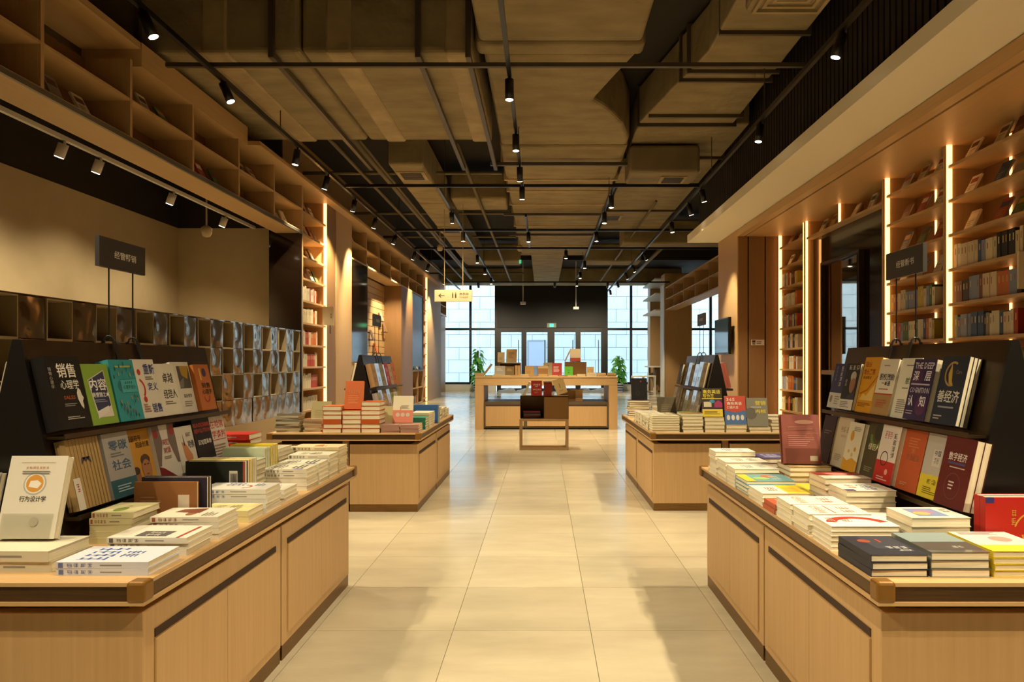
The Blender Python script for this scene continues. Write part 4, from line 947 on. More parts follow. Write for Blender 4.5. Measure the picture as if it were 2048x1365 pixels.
stack(.862, 3.04, .205, .18, 4, .0155, -90, '6a9aa0', 'teal yellow paperback', 'right aisle stack with teal covers', [('r', 0, 0, 1, .2, 'd6bc30'), ('c', .6, .4, .2, '9ab86a'), ('c', .3, .6, .16, 'b86a50'), ('t', '增长', .3, .6, .8, .8, 'd8d4c4')])
stack(.862, 3.23, .2, .15, 5, .017, -90, 'd6d0bc', 'off-white paperback', 'right aisle stack behind the teal covers', words('8aa0a0'))
stack(.862, 3.39, .205, .165, 5, .0185, -90, 'dcd6c2', 'cream paperback', 'second last right aisle stack of the near table', words('9a9482'))
stack(.862, 3.59, .2, .15, 6, .0195, -90, 'dfd9c8', 'white paperback', 'last right aisle stack of the near table', words('7a7aa0'))
stack(1.085, 2.115, .175, .155, 4, .0265, -90, 'd8d0b8', 'cream paperback with colourful panel', 'inner stack behind the grey green stack', [('r', .15, .2, .85, .72, '7a86a8'), ('c', .45, .45, .2, '9a7a98'), ('c', .6, .35, .16, 'b8a060'), ('t', '乡土', .2, .8, .5, .92, '4a4640')])
stack(1.11, 2.34, .15, .19, 3, .012, 0, '6a8a98', 'white blue edged paperback', 'low inner stack beside near right rack', [('r', .08, 0, 1, 1, 'dcd6c6')])
stack(1.085, 2.58, .18, .16, 5, .0205, -90, 'd8d2c0', 'white paperback with blue orange title', 'inner stack beside the orange red book', [('t', '数字化', .15, .45, .85, .72, '44508a'), ('t', '转型', .2, .2, .6, .38, 'b8704a'), ('r', .8, 0, 1, .2, '4a3a70')])
stack(1.085, 2.765, .18, .165, 5, .0235, -90, 'c8bca8', 'red and white paperback', 'inner stack beside the white red foot book', [('r', 0, 0, .55, 1, '9a3c2c'), ('p', [(.2, .2), (.8, .5), (.2, .8)], 'c87a6a'), ('r', .6, .2, .95, .8, 'd8d0c0')])
zz = stack(1.08, 2.96, .17, .19, 2, .018, 0, 'd2bc3a', 'yellow and white paperback', 'low inner stack before the brown book')
zz = stack(1.085, 3.17, .185, .17, 5, .0205, -90, 'b8986a', 'tan paperback', 'inner stack carrying the brown book', None)
standing(1.08, 3.23, zz, .165, .225, .022, 18, '74301e', 'red brown back cover book on near right table', [('r', .05, .62, .95, .625, 'a86a50'), ('r', .7, .06, .9, .16, 'b8a48c'), ('c', .6, .85, .25, '9a6a50', .06)] + tl(.15, .85, .35, .58, 6, '94523c') + tl(.15, .85, .68, .76, 3, '94523c'), -8, 2, acrylic=True)
stack(1.09, 3.56, .16, .21, 4, .022, 0, '4a4470', 'purple paperback', 'inner stack at the far end, near right table', words('c0bcd0'))
stack(1.27, 3.60, .16, .21, 7, .02, 0, 'b89a88', 'brown and white paperback', 'stack at the far end of near right rack', words('6a4a40'))
stack(1.5, 3.60, .16, .21, 8, .022, 0, 'b85a30', 'orange paperback', 'orange stack at the far end of near right rack', words('d8c0a0'))
# ---- near left table
stack(-1.29, 1.905, .245, .165, 2, .0175, 90, 'c8cad0', 'white and blue paperback', 'near corner stack of the left front table', [('t', '社群营销', .12, .5, .88, .85, '3c5a9a'), ('t', '实战', .3, .25, .7, .45, '3c5a9a')] , jit=.002)
zz = stack(-1.57, 1.93, .25, .175, 2, .029, 90, 'cdc5aa', 'thick cream paperback', 'left stack under the thumb book', None, jit=.003)
standing(-1.545, 2.03, zz, .165, .235, .026, 16, 'd2cbb8', 'white book with a thumb in an orange circle on a stack', [('c', .5, .66, .2, 'a8a498'), ('c', .5, .66, .175, 'd8d2c2'), ('c', .5, .66, .15, 'c88a2c'), ('p', [(.4, .62), (.56, .6), (.62, .66), (.54, .7), (.42, .69)], 'e0d8c8'), ('t', '行为设计学', .28, .44, .74, .51, '3a362e'), ('r', .2, .915, .8, .92, 'b89a7c'), ('t', '让创意更有黏性', .3, .84, .7, .87, 'b86a34'), ('c', .6, .2, .08, 'c4bcaa')] + tl(.25, .75, .77, .82, 2, '7a766a'), 0, 1, acrylic=True)
standing(-1.77, 2.06, TOPZ + .02, .16, .22, .02, 16, '9a9890', 'grey wrapped book at the left photo edge', [('a', .7, .3, .16, .02, 0, 360, '5a6470')], 0, 2)
stack(-1.78, 1.93, .16, .11, 1, .018, 0, 'b0aa98', 'grey paperback', 'table under the grey wrapped book')
stack(-1.272, 2.10, .235, .16, 3, .0175, 90, 'd4cdbc', 'white paperback with red spine print', 'second left aisle stack from the front', [('r', .1, .3, .5, .7, '5a5450'), ('t', '心理', .15, .4, .45, .6, 'd0c8b8'), ('r', .0, .1, .9, .14, 'a84434')], jit=.003)
stack(-1.25, 2.295, .215, .15, 4, .0175, 90, 'd2cab4', 'white and brown paperback', 'third left aisle stack from the front', [('c', .35, .5, .2, '8a5a3c', .1), ('p', [(.4, .4), (.9, .4), (.8, .75), (.5, .8)], '74402a')] + tl(.1, .6, .1, .3, 4, '8a8272'), jit=.004)
stack(-1.22, 2.53, .185, .14, 2, .021, 90, 'd2c68c', 'pale yellow paperback', 'low left aisle stack beside the swirl stack', words('9a8a4c'))
stack(-1.29, 2.69, .255, .155, 5, .0175, 90, 'd2cec2', 'white red swirl paperback', 'left aisle stack with the red swirl', [('a', .4, .45, .25, .05, 200, 350, 'a83a30'), ('t', '认知', .55, .45, .9, .75, '44549a')] + tl(.5, .9, .15, .3, 3, '6a76a4'), jit=.004)
stack(-1.19, 2.90, .15, .16, 3, .0165, 90, 'd4ceba', 'off-white paperback', 'low left aisle stack behind the swirl stack', words('7a86a4'))
for k, yy in enumerate((3.17, 3.34)):
    stack(-1.24, yy, .2, .155, 5, .0185, 90, 'd8d2bc', 'white paperback with bold black title', ('left aisle stack with bold black title', 'left aisle stack behind the bold title')[k], [('t', '学会提问', .1, .55, .75, .9, '24221e'), ('r', .02, .1, .12, .3, '34508a')] + tl(.2, .9, .12, .4, 3, '4a4640'), jit=.003)
stack(-1.24, 3.51, .2, .15, 6, .0185, 90, 'd6ceb6', 'cream paperback', 'second last left aisle stack of the near table', [('c', .4, .5, .2, '9a8a84', .1)] + words('8a8270'))
stack(-1.28, 3.68, .24, .155, 7, .0185, 90, 'd8c49a', 'cream orange paperback', 'last left aisle stack of the near table', [('c', .5, .5, .3, 'c89a5c', .12), ('t', '城市', .2, .3, .5, .6, '9a6a3c')])
stack(-1.41, 2.24, .13, .16, 5, .019, 90, 'd2ca9a', 'pale yellow green paperback', 'inner stack with green oval, near left table', [('c', .3, .5, .2, '7a8a3c', .12), ('c', .62, .5, .05, 'c8a030')])
standing(-1.40, 2.465, TOPZ, .215, .155, .016, 0, '8a5a30', 'orange brown back cover book behind white stacks', [('r', .7, .4, .88, .72, 'c8b8a0'), ('r', .0, .0, 1, .1, '8a2c1c')] + tl(.1, .5, .3, .7, 5, 'a07448'))
standing(-1.385, 2.485, TOPZ, .225, .168, .018, 0, '241c2c', 'dark purple book behind the orange brown book', None, n=2)
standing(-1.42, 2.86, TOPZ, .235, .172, .03, 0, '14180f', 'black green back cover book with barcode', [('r', .74, .4, .88, .78, 'b8b09c'), ('r', .97, 0, 1, 1, '8a3424')] + [('r', .757 + .012 * k, .48, .763 + .012 * k, .72, '24221e') for k in range(10)] + tl(.3, .65, .2, .5, 3, '6a6a60'))
standing(-1.42, 2.893, TOPZ, .232, .172, .026, 0, 'c8ae3c', 'yellow upright book behind the barcode book', None, n=2)
standing(-1.42, 2.95, TOPZ, .228, .17, .024, 0, 'c8c4ac', 'pale upright book behind the yellow books', None, n=2)
stack(-1.42, 3.025, .2, .145, 7, .0205, 90, 'a8ae98', 'grey green paperback', 'inner stack beside the bold title stacks', None)
standing(-1.42, 3.19, TOPZ, .185, .185, .022, 0, 'b8c0a0', 'pale green upright book, inner row of near left table', None, n=3)
standing(-1.42, 3.268, TOPZ, .185, .19, .02, 0, 'd0b832', 'yellow upright book, inner row of near left table', None, n=4)
stack(-1.44, 3.46, .17, .19, 8, .018, 90, 'c4bca0', 'stone coloured paperback', 'inner stack at the far end, near left table', None)
stack(-1.47, 3.68, .16, .2, 6, .019, 0, 'b8c0a4', 'pale green paperback', 'inner stack by the last left aisle stack', None)
stack(-1.72, 3.66, .225, .17, 7, .028, 90, 'b02a1c', 'red paperback', 'red stack at the far end of near left table', None, jit=.012, ang=5)
# ---- second left table
r_ = random.Random(5)
stack(-2.175, 5.85, .195, .15, 9, .0165, 90, 'b0a88e', 'wrapped grey magazine', 'loose pile at the second left table corner', None, jit=.008, ang=6, cols=[('b0a88e', 'wrapped grey magazine'), ('c4bc9e', 'wrapped cream magazine'), ('8a8478', 'wrapped dark grey magazine')])
stack(-1.955, 5.88, .15, .15, 6, .017, 90, 'c0a884', 'wrapped tan magazine', 'second loose pile on second left table', None, jit=.007, ang=5, cols=[('c0a884', 'wrapped tan magazine'), ('c8c0a2', 'wrapped pale magazine'), ('b89a7c', 'wrapped pink brown magazine')])
for k, (x, n) in enumerate(((-1.775, 6), (-1.62, 5), (-1.465, 7))):
    zt = stack(x, 5.80, .15, .21, n, .0355, 0, 'b4531e', 'orange hardback', ('left', 'middle', 'right')[k] + ' orange hardback stack', None, jit=.003, turned=(2,) if k != 1 else ())
    if k == 1: zmid = zt
standing(-1.62, 5.86, zmid, .15, .235, .03, 14, 'c0602a', 'glossy orange hardback standing on the orange stacks', tl(.2, .8, .2, .5, 5, 'cc7a44') + [('t', '平凡的世界', .2, .56, .8, .66, 'd08c54')])
for k, x in enumerate((-1.305, -1.15)):
    zt = stack(x, 5.80, .148, .2, 4, .0165, 90, 'a07a6a', 'brown edged thin paperback', ('left', 'right')[k] + ' thin stack at second left table corner', None, jit=.003)
standing(-1.235, 5.90, zt, .165, .225, .02, 14, 'd8cdb0', 'cream book with pink lower half on second left table', [('r', 0, 0, 1, .47, 'c8745c'), ('c', .25, .3, .1, 'b8b098'), ('c', .5, .3, .1, 'b8b098'), ('c', .75, .3, .1, 'b8b098'), ('r', .35, .45, .4, .6, 'c8745c')] + tl(.4, .9, .5, .66, 4, '9a927c'))
stack(-1.14, 6.08, .15, .16, 5, .02, 90, '2c7a62', 'green paperback', 'green stack beside the pink cream book', None)
stack(-1.16, 6.27, .17, .16, 6, .021, 90, 'c0b898', 'cream paperback', 'aisle stack behind the green stack', None)
stack(-1.17, 6.48, .17, .17, 6, .02, 0, 'c8bca4', 'cream red lettered paperback', 'aisle stack with red spine letters', None)
standing(-1.22, 6.72, TOPZ, .24, .17, .04, 0, '2a5a94', 'blue upright book on the second left table', [('r', .78, .35, .88, .6, 'b8b49c'), ('r', .25, .3, .7, .65, '244c84')], n=2)
for k, yy in enumerate((6.86, 7.04, 7.22, 7.40, 7.58)):
    stack(-1.17, yy, .16, .16, 6 - k // 2, .021, 90, 'c4bca0', ('cream', 'pale', 'stone', 'ivory', 'beige')[k] + ' paperback', 'far aisle row of second left table, %s stack' % ORD[k], None)
standing(-1.98, 6.12, TOPZ, .17, .235, .03, 12, 'b4a878', 'wrapped olive cream book behind the orange stacks', tl(.2, .8, .3, .7, 6, '9a8e62'))
standing(-1.36, 6.06, TOPZ, .15, .20, .02, 14, 'b8a878', 'plain kraft book behind the right orange stack', None)
# ---- second right table
stack(.885, 5.85, .225, .16, 7, .0185, -90, 'c0b894', 'cream paperback', 'corner stack of second right table', words('8a9aa0'))
zt = stack(1.135, 5.84, .165, .2, 5, .026, -90, 'c0b48c', 'thick cream paperback', 'stack under the green book, second right table', None)
stack(1.12, 5.86, .18, .19, 1, .024, -90, '5a7a34', 'green book', 'stack left of the yellow black book', [('r', .6, 0, 1, 1, 'a86a34')], z=zt)
zt = stack(1.315, 5.84, .16, .2, 4, .030, -90, 'c4b68a', 'thick ivory paperback', 'stack under the yellow black book', None)
standing(1.30, 5.86, zt, .165, .235, .02, 12, '3a3024', 'black and yellow book on the second right table', [('r', 0, 0, 1, .26, 'd6bc28'), ('t', '商务英语', .06, .8, .92, .95, 'd8c42c'), ('t', '写作王', .06, .66, .6, .79, 'd8c42c'), ('r', .0, .62, 1, .645, 'd8c42c'), ('r', .08, .34, .46, .52, 'c8bc9a'), ('c', .5, .54, .13, '3a8aa8', .09), ('p', [(.6, .32), (1, .32), (1, .48), (.8, .58), (.6, .48)], '94285a')] + tl(.1, .9, .08, .2, 3, '7a6a14'))
zt = stack(1.485, 5.84, .165, .2, 2, .030, -90, 'c0b084', 'pale tan paperback', 'low stack under the red blue book', None)
standing(1.485, 5.86, zt - .002, .172, .235, .02, 12, '4a6a9a', 'red and blue 365 book on the second right table', [('p', [(0, 1), (1, 1), (1, .5), (.5, .42), (0, .5)], 'b8432a'), ('t', '365', .1, .82, .5, .93, 'd8d0c0'), ('t', '商务英语', .12, .68, .82, .79, 'd8d0c0'), ('t', '口语大全', .12, .55, .66, .65, 'd8d0c0'), ('c', .16, .24, .08, 'd0c8b8', .13), ('c', .38, .24, .08, 'd0c8b8', .13), ('c', .6, .24, .08, 'd0c8b8', .13), ('c', .82, .24, .08, 'd0c8b8', .13)])
zt = stack(1.675, 5.84, .175, .2, 2, .021, -90, 'b8ae94', 'grey paperback', 'low stack under the grey yellow book', None)
standing(1.665, 5.86, zt, .172, .235, .02, 12, '7c7868', 'grey book with yellow title on the second right table', [('c', .2, .45, .28, '5c584c'), ('t', '营销', .42, .74, .92, .9, 'd0bc30'), ('t', '内核', .42, .46, .92, .6, 'd0bc30'), ('r', .2, .66, .7, .69, 'b8b4a4')])
stack(1.86, 5.86, .2, .2, 4, .025, -90, 'b4aa90', 'stone paperback', 'stack right of the grey yellow book', None)
for k, yy in enumerate((6.05, 6.24, 6.43, 6.62, 6.81)):
    stack(.885, yy, .2, .165, 7, .0145, -90, ('c4bca0', 'bab296', 'c8c2a8', 'c0b698', 'bcb8a4')[k], ('cream', 'pale tan', 'ivory', 'beige', 'stone')[k] + ' thin paperback', 'aisle row of second right table, %s stack' % ORD[k], words('9a8a7a'))
for k, yy in enumerate((6.05, 6.3, 6.55, 6.8)):
    stack(1.10, yy, .16, .2, 5, .016, -90, ('a89a80', 'b0a890', '9a8c74', 'b4a486')[k], ('brown', 'grey', 'dark tan', 'tan')[k] + ' thin paperback', 'inner row of second right table, %s stack' % ORD[k], words('6a5a50'))
zt = stack(.885, 7.42, .22, .17, 8, .022, -90, '8a8068', 'dark edged hardback', 'dark stack at far corner, second right table', None, jit=.01, ang=4, cols=[('8a8068', 'dark edged hardback'), ('3c342c', 'black brown hardback'), ('a89c7c', 'khaki hardback')])
standing(.92, 7.46, zt, .165, .225, .022, 8, '0c0b0c', 'black book standing on the dark far corner stack', [('c', .6, .85, .05, '8a2418'), ('a', .4, .3, .12, .015, 0, 360, '3a362e')], 4)
standing(1.12, 7.02, TOPZ, .18, .23, .02, 10, '5a5038', 'dark olive book standing beside second right rack', tl(.2, .8, .3, .7, 5, '76694a'))
stack(1.12, 7.25, .16, .2, 6, .02, -90, 'b0a68c', 'greyish paperback', 'far inner stack of second right table', None)
for k, x in enumerate((1.72, 1.9)):
    stack(x, 6.15, .165, .2, 5, .022, -90, ('b86a40', 'b8b09a')[k], ('orange', 'pale')[k] + ' paperback', 'stack behind the grey yellow book, %s' % ('left', 'right')[k], None)

# ================================================================ books on the shelves
PAL = [('d8cdb0', 'cream'), ('cfc6b2', 'white'), ('c2b48e', 'beige'), ('a83a22', 'red'), ('b8642c', 'orange'), ('2c4a74', 'blue'), ('1e1a18', 'black'), ('4a6a3c', 'green'), ('b8a03a', 'yellow'), ('8a8478', 'grey'), ('d2c8a8', 'ivory'), ('6a3a28', 'brown'), ('c8b898', 'pale tan'), ('7a86a0', 'pale blue'), ('c8c0aa', 'off-white')]
def shelf_row(face, xf, ya, yb, z, n, seed, phrase, pal=None, hmax=.235, fill=1.0, group='books on the lit shelves', recess=.03):
    """upright books, spines out; ya..yb left to right as the photo shows"""
    r = random.Random(seed); y = ya; d = 1 if yb > ya else -1; k = 0
    ts = [r.uniform(.014, .034) for _ in range(n)]; sc = abs(yb - ya) * fill / sum(ts); ts = [min(t * sc, .055) for t in ts]
    ts = [round(t, 2 if False else 3) for t in ts]
    cnt = {}
    run = None
    for k, t in enumerate(ts):
        if run is None or r.random() < .6: run = (r.choice(pal or PAL), r.uniform(.195, hmax), r.uniform(.135, .155))
        (c, cn), h, w = run
        h = round(h, 2); w = .145
        if face > 0: M = axes((-1, 0, 0), (0, 0, 1), (0, 1, 0), (xf - recess + r.uniform(-.006, 0), y, z))
        else: M = axes((1, 0, 0), (0, 0, 1), (0, -1, 0), (xf + recess - r.uniform(-.006, 0), y, z))
        if (face > 0 and d < 0): M = M @ Matrix.Translation((0, 0, -t))
        if (face < 0 and d > 0): M = M @ Matrix.Translation((0, 0, -t))
        o = book('shelf_book', M, w, h, t, c, '%s upright book, %s from left on %s' % (cn, ORD[k] if k < 20 else 'later', phrase), 'book', group, simple=True)
        o.material_slots[1].link = 'OBJECT'; o.material_slots[1].material = PAGES
        y += d * (t + .001)
def shelf_leaners(face, xf, ys, z, seed, phrase, pal=None):
    """books shown face out, leaning back against small easels"""
    r = random.Random(seed)
    for k, y in enumerate(ys):
        c, cn = r.choice(pal or PAL); a = R_(r.uniform(22, 30)); w, h, t = .15, round(r.uniform(.2, .23), 2), .02
        n = (face * math.cos(a), 0, math.sin(a)); u = (-face * math.sin(a), 0, math.cos(a)); rt = (0, face, 0)
        M = axes(rt, u, n, (xf - face * (.10), y, z + .004))
        book('face_out_book', M, w, h, t, c, '%s face-out book, %s from left on %s' % (cn, ORD[k], phrase), 'book', 'face-out books on the lit shelves', [('r', .1, .6, .9, .85, r.choice(('5a3020', 'd8ccb0', '8a2c1c', '2a3a54', 'b88a3c')))] + tl(.15, .8, .2, .5, 3, '8a7a60'))
RED = [('d8cdb0', 'cream'), ('cfc6b2', 'white'), ('d2c8a8', 'ivory'), ('a83a22', 'red'), ('b8642c', 'orange'), ('d8cdb0', 'cream'), ('cdbd94', 'straw')]
nm = ['top', 'second', 'third', 'fourth', 'fifth', 'sixth', 'seventh', 'eighth', 'ninth', 'tenth', 'eleventh']
for i, z in enumerate(reversed(ZL)):
    ph = '%s shelf of left lit bookcase' % nm[i]
    if i < 4: shelf_leaners(1, XL, [11.1, 11.4, 11.68, 11.9][:3 + i % 2], z, 100 + i, ph)
    elif i < 10: shelf_row(1, XL, 11.02, 11.95, z, 14, 120 + i, ph, RED)
ZRr = list(reversed(ZR))
for i, z in enumerate(ZRr):
    ph = '%s shelf of right near bookcase' % nm[i]
    if i < 3: shelf_leaners(-1, XR, [7.0, 6.55, 6.3, 6.08][:4 - (i == 0)], z, 200 + i, ph)
    elif i < 7: shelf_row(-1, XR, 7.06, 5.95, z, 19, 220 + i, ph)
    ph = '%s shelf of right sign bookcase' % nm[i]
    if i < 4: shelf_leaners(-1, XR, [8.25, 7.9, 7.55], z, 240 + i, ph)
    elif i < 7: shelf_row(-1, XR, 8.34, 7.25, z, 17, 260 + i, ph)
    ph = '%s shelf of narrow right bookcase' % nm[i]
    if i < 2: shelf_leaners(-1, XR, [12.05, 11.6, 11.3], z, 280 + i, ph)
    elif i < 9: shelf_row(-1, XR, 12.14, 11.12, z, 13, 300 + i, ph)
shelf_leaners(-1, XR, [10.7, 10.3, 9.6, 9.1, 8.8], 3.11, 330, 'shelf above the dark mirror')
for i, y in enumerate((4.4, 5.5, 6.75, 7.9, 9.0, 10.1)):
    z = 3.215 if i % 2 else 3.552
    shelf_leaners(1, XL, [y, y + .35], z, 340 + i, 'high bridge shelf, cubby %s' % ORD[i])
for i, y in enumerate((14.2, 15.4, 16.5, 17.8, 19.0)):
    shelf_leaners(1, XL, [y], 3.235 if i % 2 else 3.562, 350 + i, 'far high cubby %s' % ORD[i])
for k, (y, z, r, c) in enumerate(box_books):
    if (k * 7) % 3 == 0:
        rr_ = random.Random(k); cc, cn = rr_.choice(RED + PAL[:4])
        a = R_(24)
        M = axes((0, 1, 0), (-math.sin(a), 0, math.cos(a)), (math.cos(a), 0, math.sin(a)), (XL - .13, y + .05, z + .004))
        book('boxed_book', M, .15, .21, .02, cc, '%s book in a steel box, row %s, cell %s' % (cn, ('', 'three', 'two', 'one')[r], ORD[c]), 'book', 'books in the steel boxes', [('r', .1, .1, .9, .45, rr_.choice(('a83a22', 'cfc6b2', '8a8478')))])
shelf_row(1, XL, 20.4, 21.9, .04, 12, 400, 'lower row of low cubby shelf'); shelf_leaners(1, XL + .1, [20.5, 20.9, 21.4], 1.02, 401, 'black ledge over low cubby shelf')
# far lit bookcase: too small to tell apart
fb = MB(); r = random.Random(3)
for z in ZL[1:9]:
    y = 22.12
    while y < 22.6:
        t = r.uniform(.02, .04); h = r.uniform(.19, .24); fb.box(XL - .04, XL - .18, y, y + t, z, z + h, r.randrange(5)); y += t + .002
o = fb.build('distant_books', [paint(c) for c, _ in (PAL[0], PAL[1], PAL[3], PAL[9], PAL[4])])
o['kind'] = 'stuff'; o['label'] = 'rows of small books in the far lit bookcase'; o['category'] = 'books'
# slat wall display books
for k, (y, z, c, cn) in enumerate(((17.9, 2.25, 'c8b890', 'cream'), (16.9, 1.75, '6a5a50', 'grey brown'), (18.3, 2.0, '8a6a4c', 'brown'), (17.3, 1.45, 'b85a30', 'orange'))):
    M = axes((0, 1, 0), (-.3, 0, .954), (.954, 0, .3), (-4.1 + .09, y, z))
    o = book('wall_display_book', M, .17, .24, .02, c, '%s book on the slat wall, %s of four' % (cn, ORD[k]), 'book', 'books on the slat wall')
    s = MB((-4.1, y, z)).box(-4.1, -3.99, y - .02, y + .2, z - .012, z).build('wire_ledge', BLACK); tag(s, 'small black ledge under the %s slat wall book' % cn, 'ledge', 'slat wall ledges')
# ================================================================ centre: book table and box stand
ctb = thing('gift_table', 'broad oak table with thick frame at the centre', 'table', (-1.228, 13.0, 0))
Wc, Dc = 2.573, 1.1
MB().box(0, Wc, 0, Dc, .80, .96).build('tabletop', WOODX, ctb, bevel=.004, seg=1)
MB().box(.0, Wc, -.004, 0, .93, .935).build('seam', DARKGAP, ctb)
for x in (0, Wc - .155): MB().box(x, x + .155, 0, Dc, 0, .80).build('leg_slab', WOOD, ctb)
GREYF = mat('grey_bronze_frame', '6e604c', .4, .6)
for k in range(3):
    x0 = .16 + k * .752; x1 = x0 + .75
    c = MB().box(x0, x1, .05, Dc - .05, .03, .5).build('cabinet', GREYF, ctb)
    MB().box(x0 + .03, x1 - .03, .035, .05, .06, .42).build('door', WOOD, c)
    MB().box(x0 + .03, x1 - .03, .045, .05, .42, .45).build('finger_groove', DARKGAP, c)
    MB().box(x0 + .01, x1 - .01, .07, Dc - .07, 0, .03).build('plinth', BLACKM, c)
bk = thing('small_plinth_box', 'small oak box standing on the low cabinets', 'box', (.60, 13.25, .5))
MB().box(0, .13, 0, .3, 0, .2).build('box_body', WOOD, bk); MB().box(-.1, .16, -.02, .32, .2, .215).build('lid', WOODX, bk)
MB().box(-.28, 0, .02, .28, 0, .2).build('side_box', WOODD, bk)
st = thing('box_stool', 'open oak stool frame in the middle of the aisle', 'stool', (-.325, 9.93, 0))
for x in (0, .645): MB().box(x, x + .032, 0, .38, 0, .43).build('leg_slab', WOOD, st)
MB().box(.032, .645, 0, .38, .40, .43).build('seat_slab', WOODX, st); MB().box(.032, .645, 0, .38, .0, .03).build('base_slab', WOODX, st)
bx = thing('display_box', 'bronze edged display box on the oak stool', 'display box', (-.315, 9.95, .43))
MB().box(0, .67, 0, .006, .305, .315).box(0, .67, 0, .34, .308, .314).build('top_panel', BRONZE, bx)
MB().box(0, .006, 0, .34, 0, .308).build('side_panel', BRONZE, bx); MB().box(.664, .67, 0, .34, 0, .308).build('side_panel', BRONZE, bx)
MB().box(.006, .664, 0, .34, 0, .006).build('bottom_panel', BRONZE, bx); MB().box(.325, .333, 0, .34, .006, .308).build('divider', BRONZE, bx)
MB().box(.006, .325, .33, .336, .006, .308).build('back_panel', WOODD, bx); MB().box(.333, .664, .002, .008, .006, .308).build('front_panel', mat('brown_box_panel', '8a6430', .5), bx)
stack(-.27, 9.99, .235, .165, 5, .019, 90, '2c2024', 'dark red paperback', 'pile inside the display box', None, z=.437, jit=.006, ang=3, cols=[('2c2024', 'dark paperback'), ('7a2420', 'dark red paperback'), ('5a5450', 'grey paperback')], group='books in the display box')
ZB = .745
G = 'books on the display box'
standing(-.165, 9.975, ZB, .15, .21, .03, 8, '94261a', 'red hardback standing on the display box', [('t', '知青岁月', .2, .68, .85, .8, 'd8ccb8'), ('r', .4, .6, .6, .63, 'd8ccb8'), ('t', '天下为公路', .15, .36, .9, .46, 'd8ccb8')] + tl(.3, .7, .18, .26, 2, 'c08a78'), group=G)
M = Matrix.Translation((-.235, 10.02, ZB)) @ axes((0, -1, 0), (.42, 0, .907), (-.907, 0, .42), (-.02, .16, 0))
book('standing_book', M, .15, .21, .03, 'c8a468', 'kraft book leaning left of the red hardback', 'book', G)
stack(.01, 10.0, .115, .16, 7, .027, 90, '94301e', 'red spined hardback', 'red spine pile on the display box', tl(.2, .8, .3, .5, 2, 'd8ccb8'), z=ZB, jit=.004, ang=2, group=G)
stack(.0, 9.99, .12, .17, 1, .02, 90, 'cfc0a4', 'cream book', 'red spine pile of the display box', None, z=ZB + 7 * .0276, group=G)
M = Matrix.Translation((.15, 9.98, ZB + .065)) @ Matrix.Rotation(R_(-25), 4, 'Y') @ axes((.95, 0, 0), (0, .17, .98), (0, -.98, .17), (0, 0, 0)) @ Matrix.Rotation(R_(0), 4, 'Z')
M = Matrix.Translation((.145, 9.985, ZB + .07)) @ Matrix.Rotation(R_(-24), 4, 'Y').inverted() @ axes((1, 0, 0), (0, .17, .985), (0, -.985, .17), (0, .03, 0))
M = axes((math.cos(R_(22)), 0, math.sin(R_(22))), (-math.sin(R_(22)) * .985, .17, math.cos(R_(22)) * .985), (math.sin(R_(22)) * .17, -.985, -math.cos(R_(22)) * .17 * -1), (.20, 10.0, ZB + .005))
book('standing_book', M, .15, .215, .035, 'c4a46c', 'kraft hardback tilted against the red spine pile', 'book', G, [('r', .45, .4, .5, .7, '6a5030'), ('r', .3, .2, .7, .23, '8a6c44')])
# on the broad table
ZC = .961; YC = 13.02; MP = YC / F_PX
def cx_(px): return (px - VPX) * MP
flat = [(950, 18, 3, 'b89664', 'tan'), (969, 17, 1, '8a9a6a', 'sage'), (987, 18, 2, 'bfa878', 'sand'), (1005, 17, 1, 'c4a878', 'wheat'), (1022, 18, 1, 'b89868', 'kraft'), (1040, 18, 2, 'c8b07c', 'straw'), (1059, 17, 1, 'b08850', 'caramel'), (1077, 19, 2, 'c0a060', 'gold'), (1097, 20, 1, 'bfa678', 'biscuit'), (1118, 17, 1, 'a87c50', 'rust tan'), (1136, 17, 1, 'c0a474', 'oat'), (1154, 18, 2, 'd0c098', 'cream'), (1173, 20, 3, 'd4c4a0', 'ivory'), (1194, 19, 3, 'c8ac7c', 'almond'), (1215, 18, 3, 'b89c6c', 'fawn')]
for k, (px, w, n, c, cn) in enumerate(flat):
    stack(cx_(px), 13.03, w * MP - .01, .15, n, .02, 90, c, cn + ' hardback', '%s spot from left on the broad centre table' % ORD[k], None, z=ZC, jit=.002, group='books on the broad centre table')
GB = 'books on the broad centre table'
def box_stand(px0, px1, z1, y, label, m=WOODD):
    t = thing('riser_box', label, 'riser', (cx_(px0), y, ZC))
    w = (px1 - px0) * MP
    MB().box(0, w, 0, .25, z1 - .02, z1).build('top_panel', m, t); MB().box(0, .015, 0, .25, 0, z1 - .02).build('side_panel', m, t); MB().box(w - .015, w, 0, .25, 0, z1 - .02).build('side_panel', m, t); MB().box(.015, w - .015, .23, .25, 0, z1 - .02).build('back_panel', m, t)
    return t
box_stand(995, 1040, .25, 13.42, 'brown wooden riser box left on the broad table')
t = thing('riser_box', 'brown closed riser box right on the broad table', 'riser', (cx_(1131), 13.35, ZC))
MB().box(0, .30, 0, .24, 0, .265).build('box_body', mat('brown_box_panel'), t); MB().box(.30, .40, .01, .24, 0, .26).build('side_box', WOODD, t)
def cs(px0, py0, py1, wpx, y, c, label, des=None, lean=12, rot=0, zb=None, t=.025):
    m = y / F_PX
    standing((px0 - VPX) * m, y, ZC if zb is None else zb, wpx * m, (py1 - py0) * m / math.cos(R_(lean)), t, lean, c, label, des, rot, 1, GB)
cs(989, 726, 746, 21, 13.22, 'a8a294', 'silver grey book standing left on the broad table', tl(.2, .8, .5, .8, 3, 'd0c8b0'))
cs(1010, 727, 746, 18, 13.22, '7a6030', 'olive gold book standing left on the broad table', tl(.2, .8, .5, .8, 3, 'b0985c'))
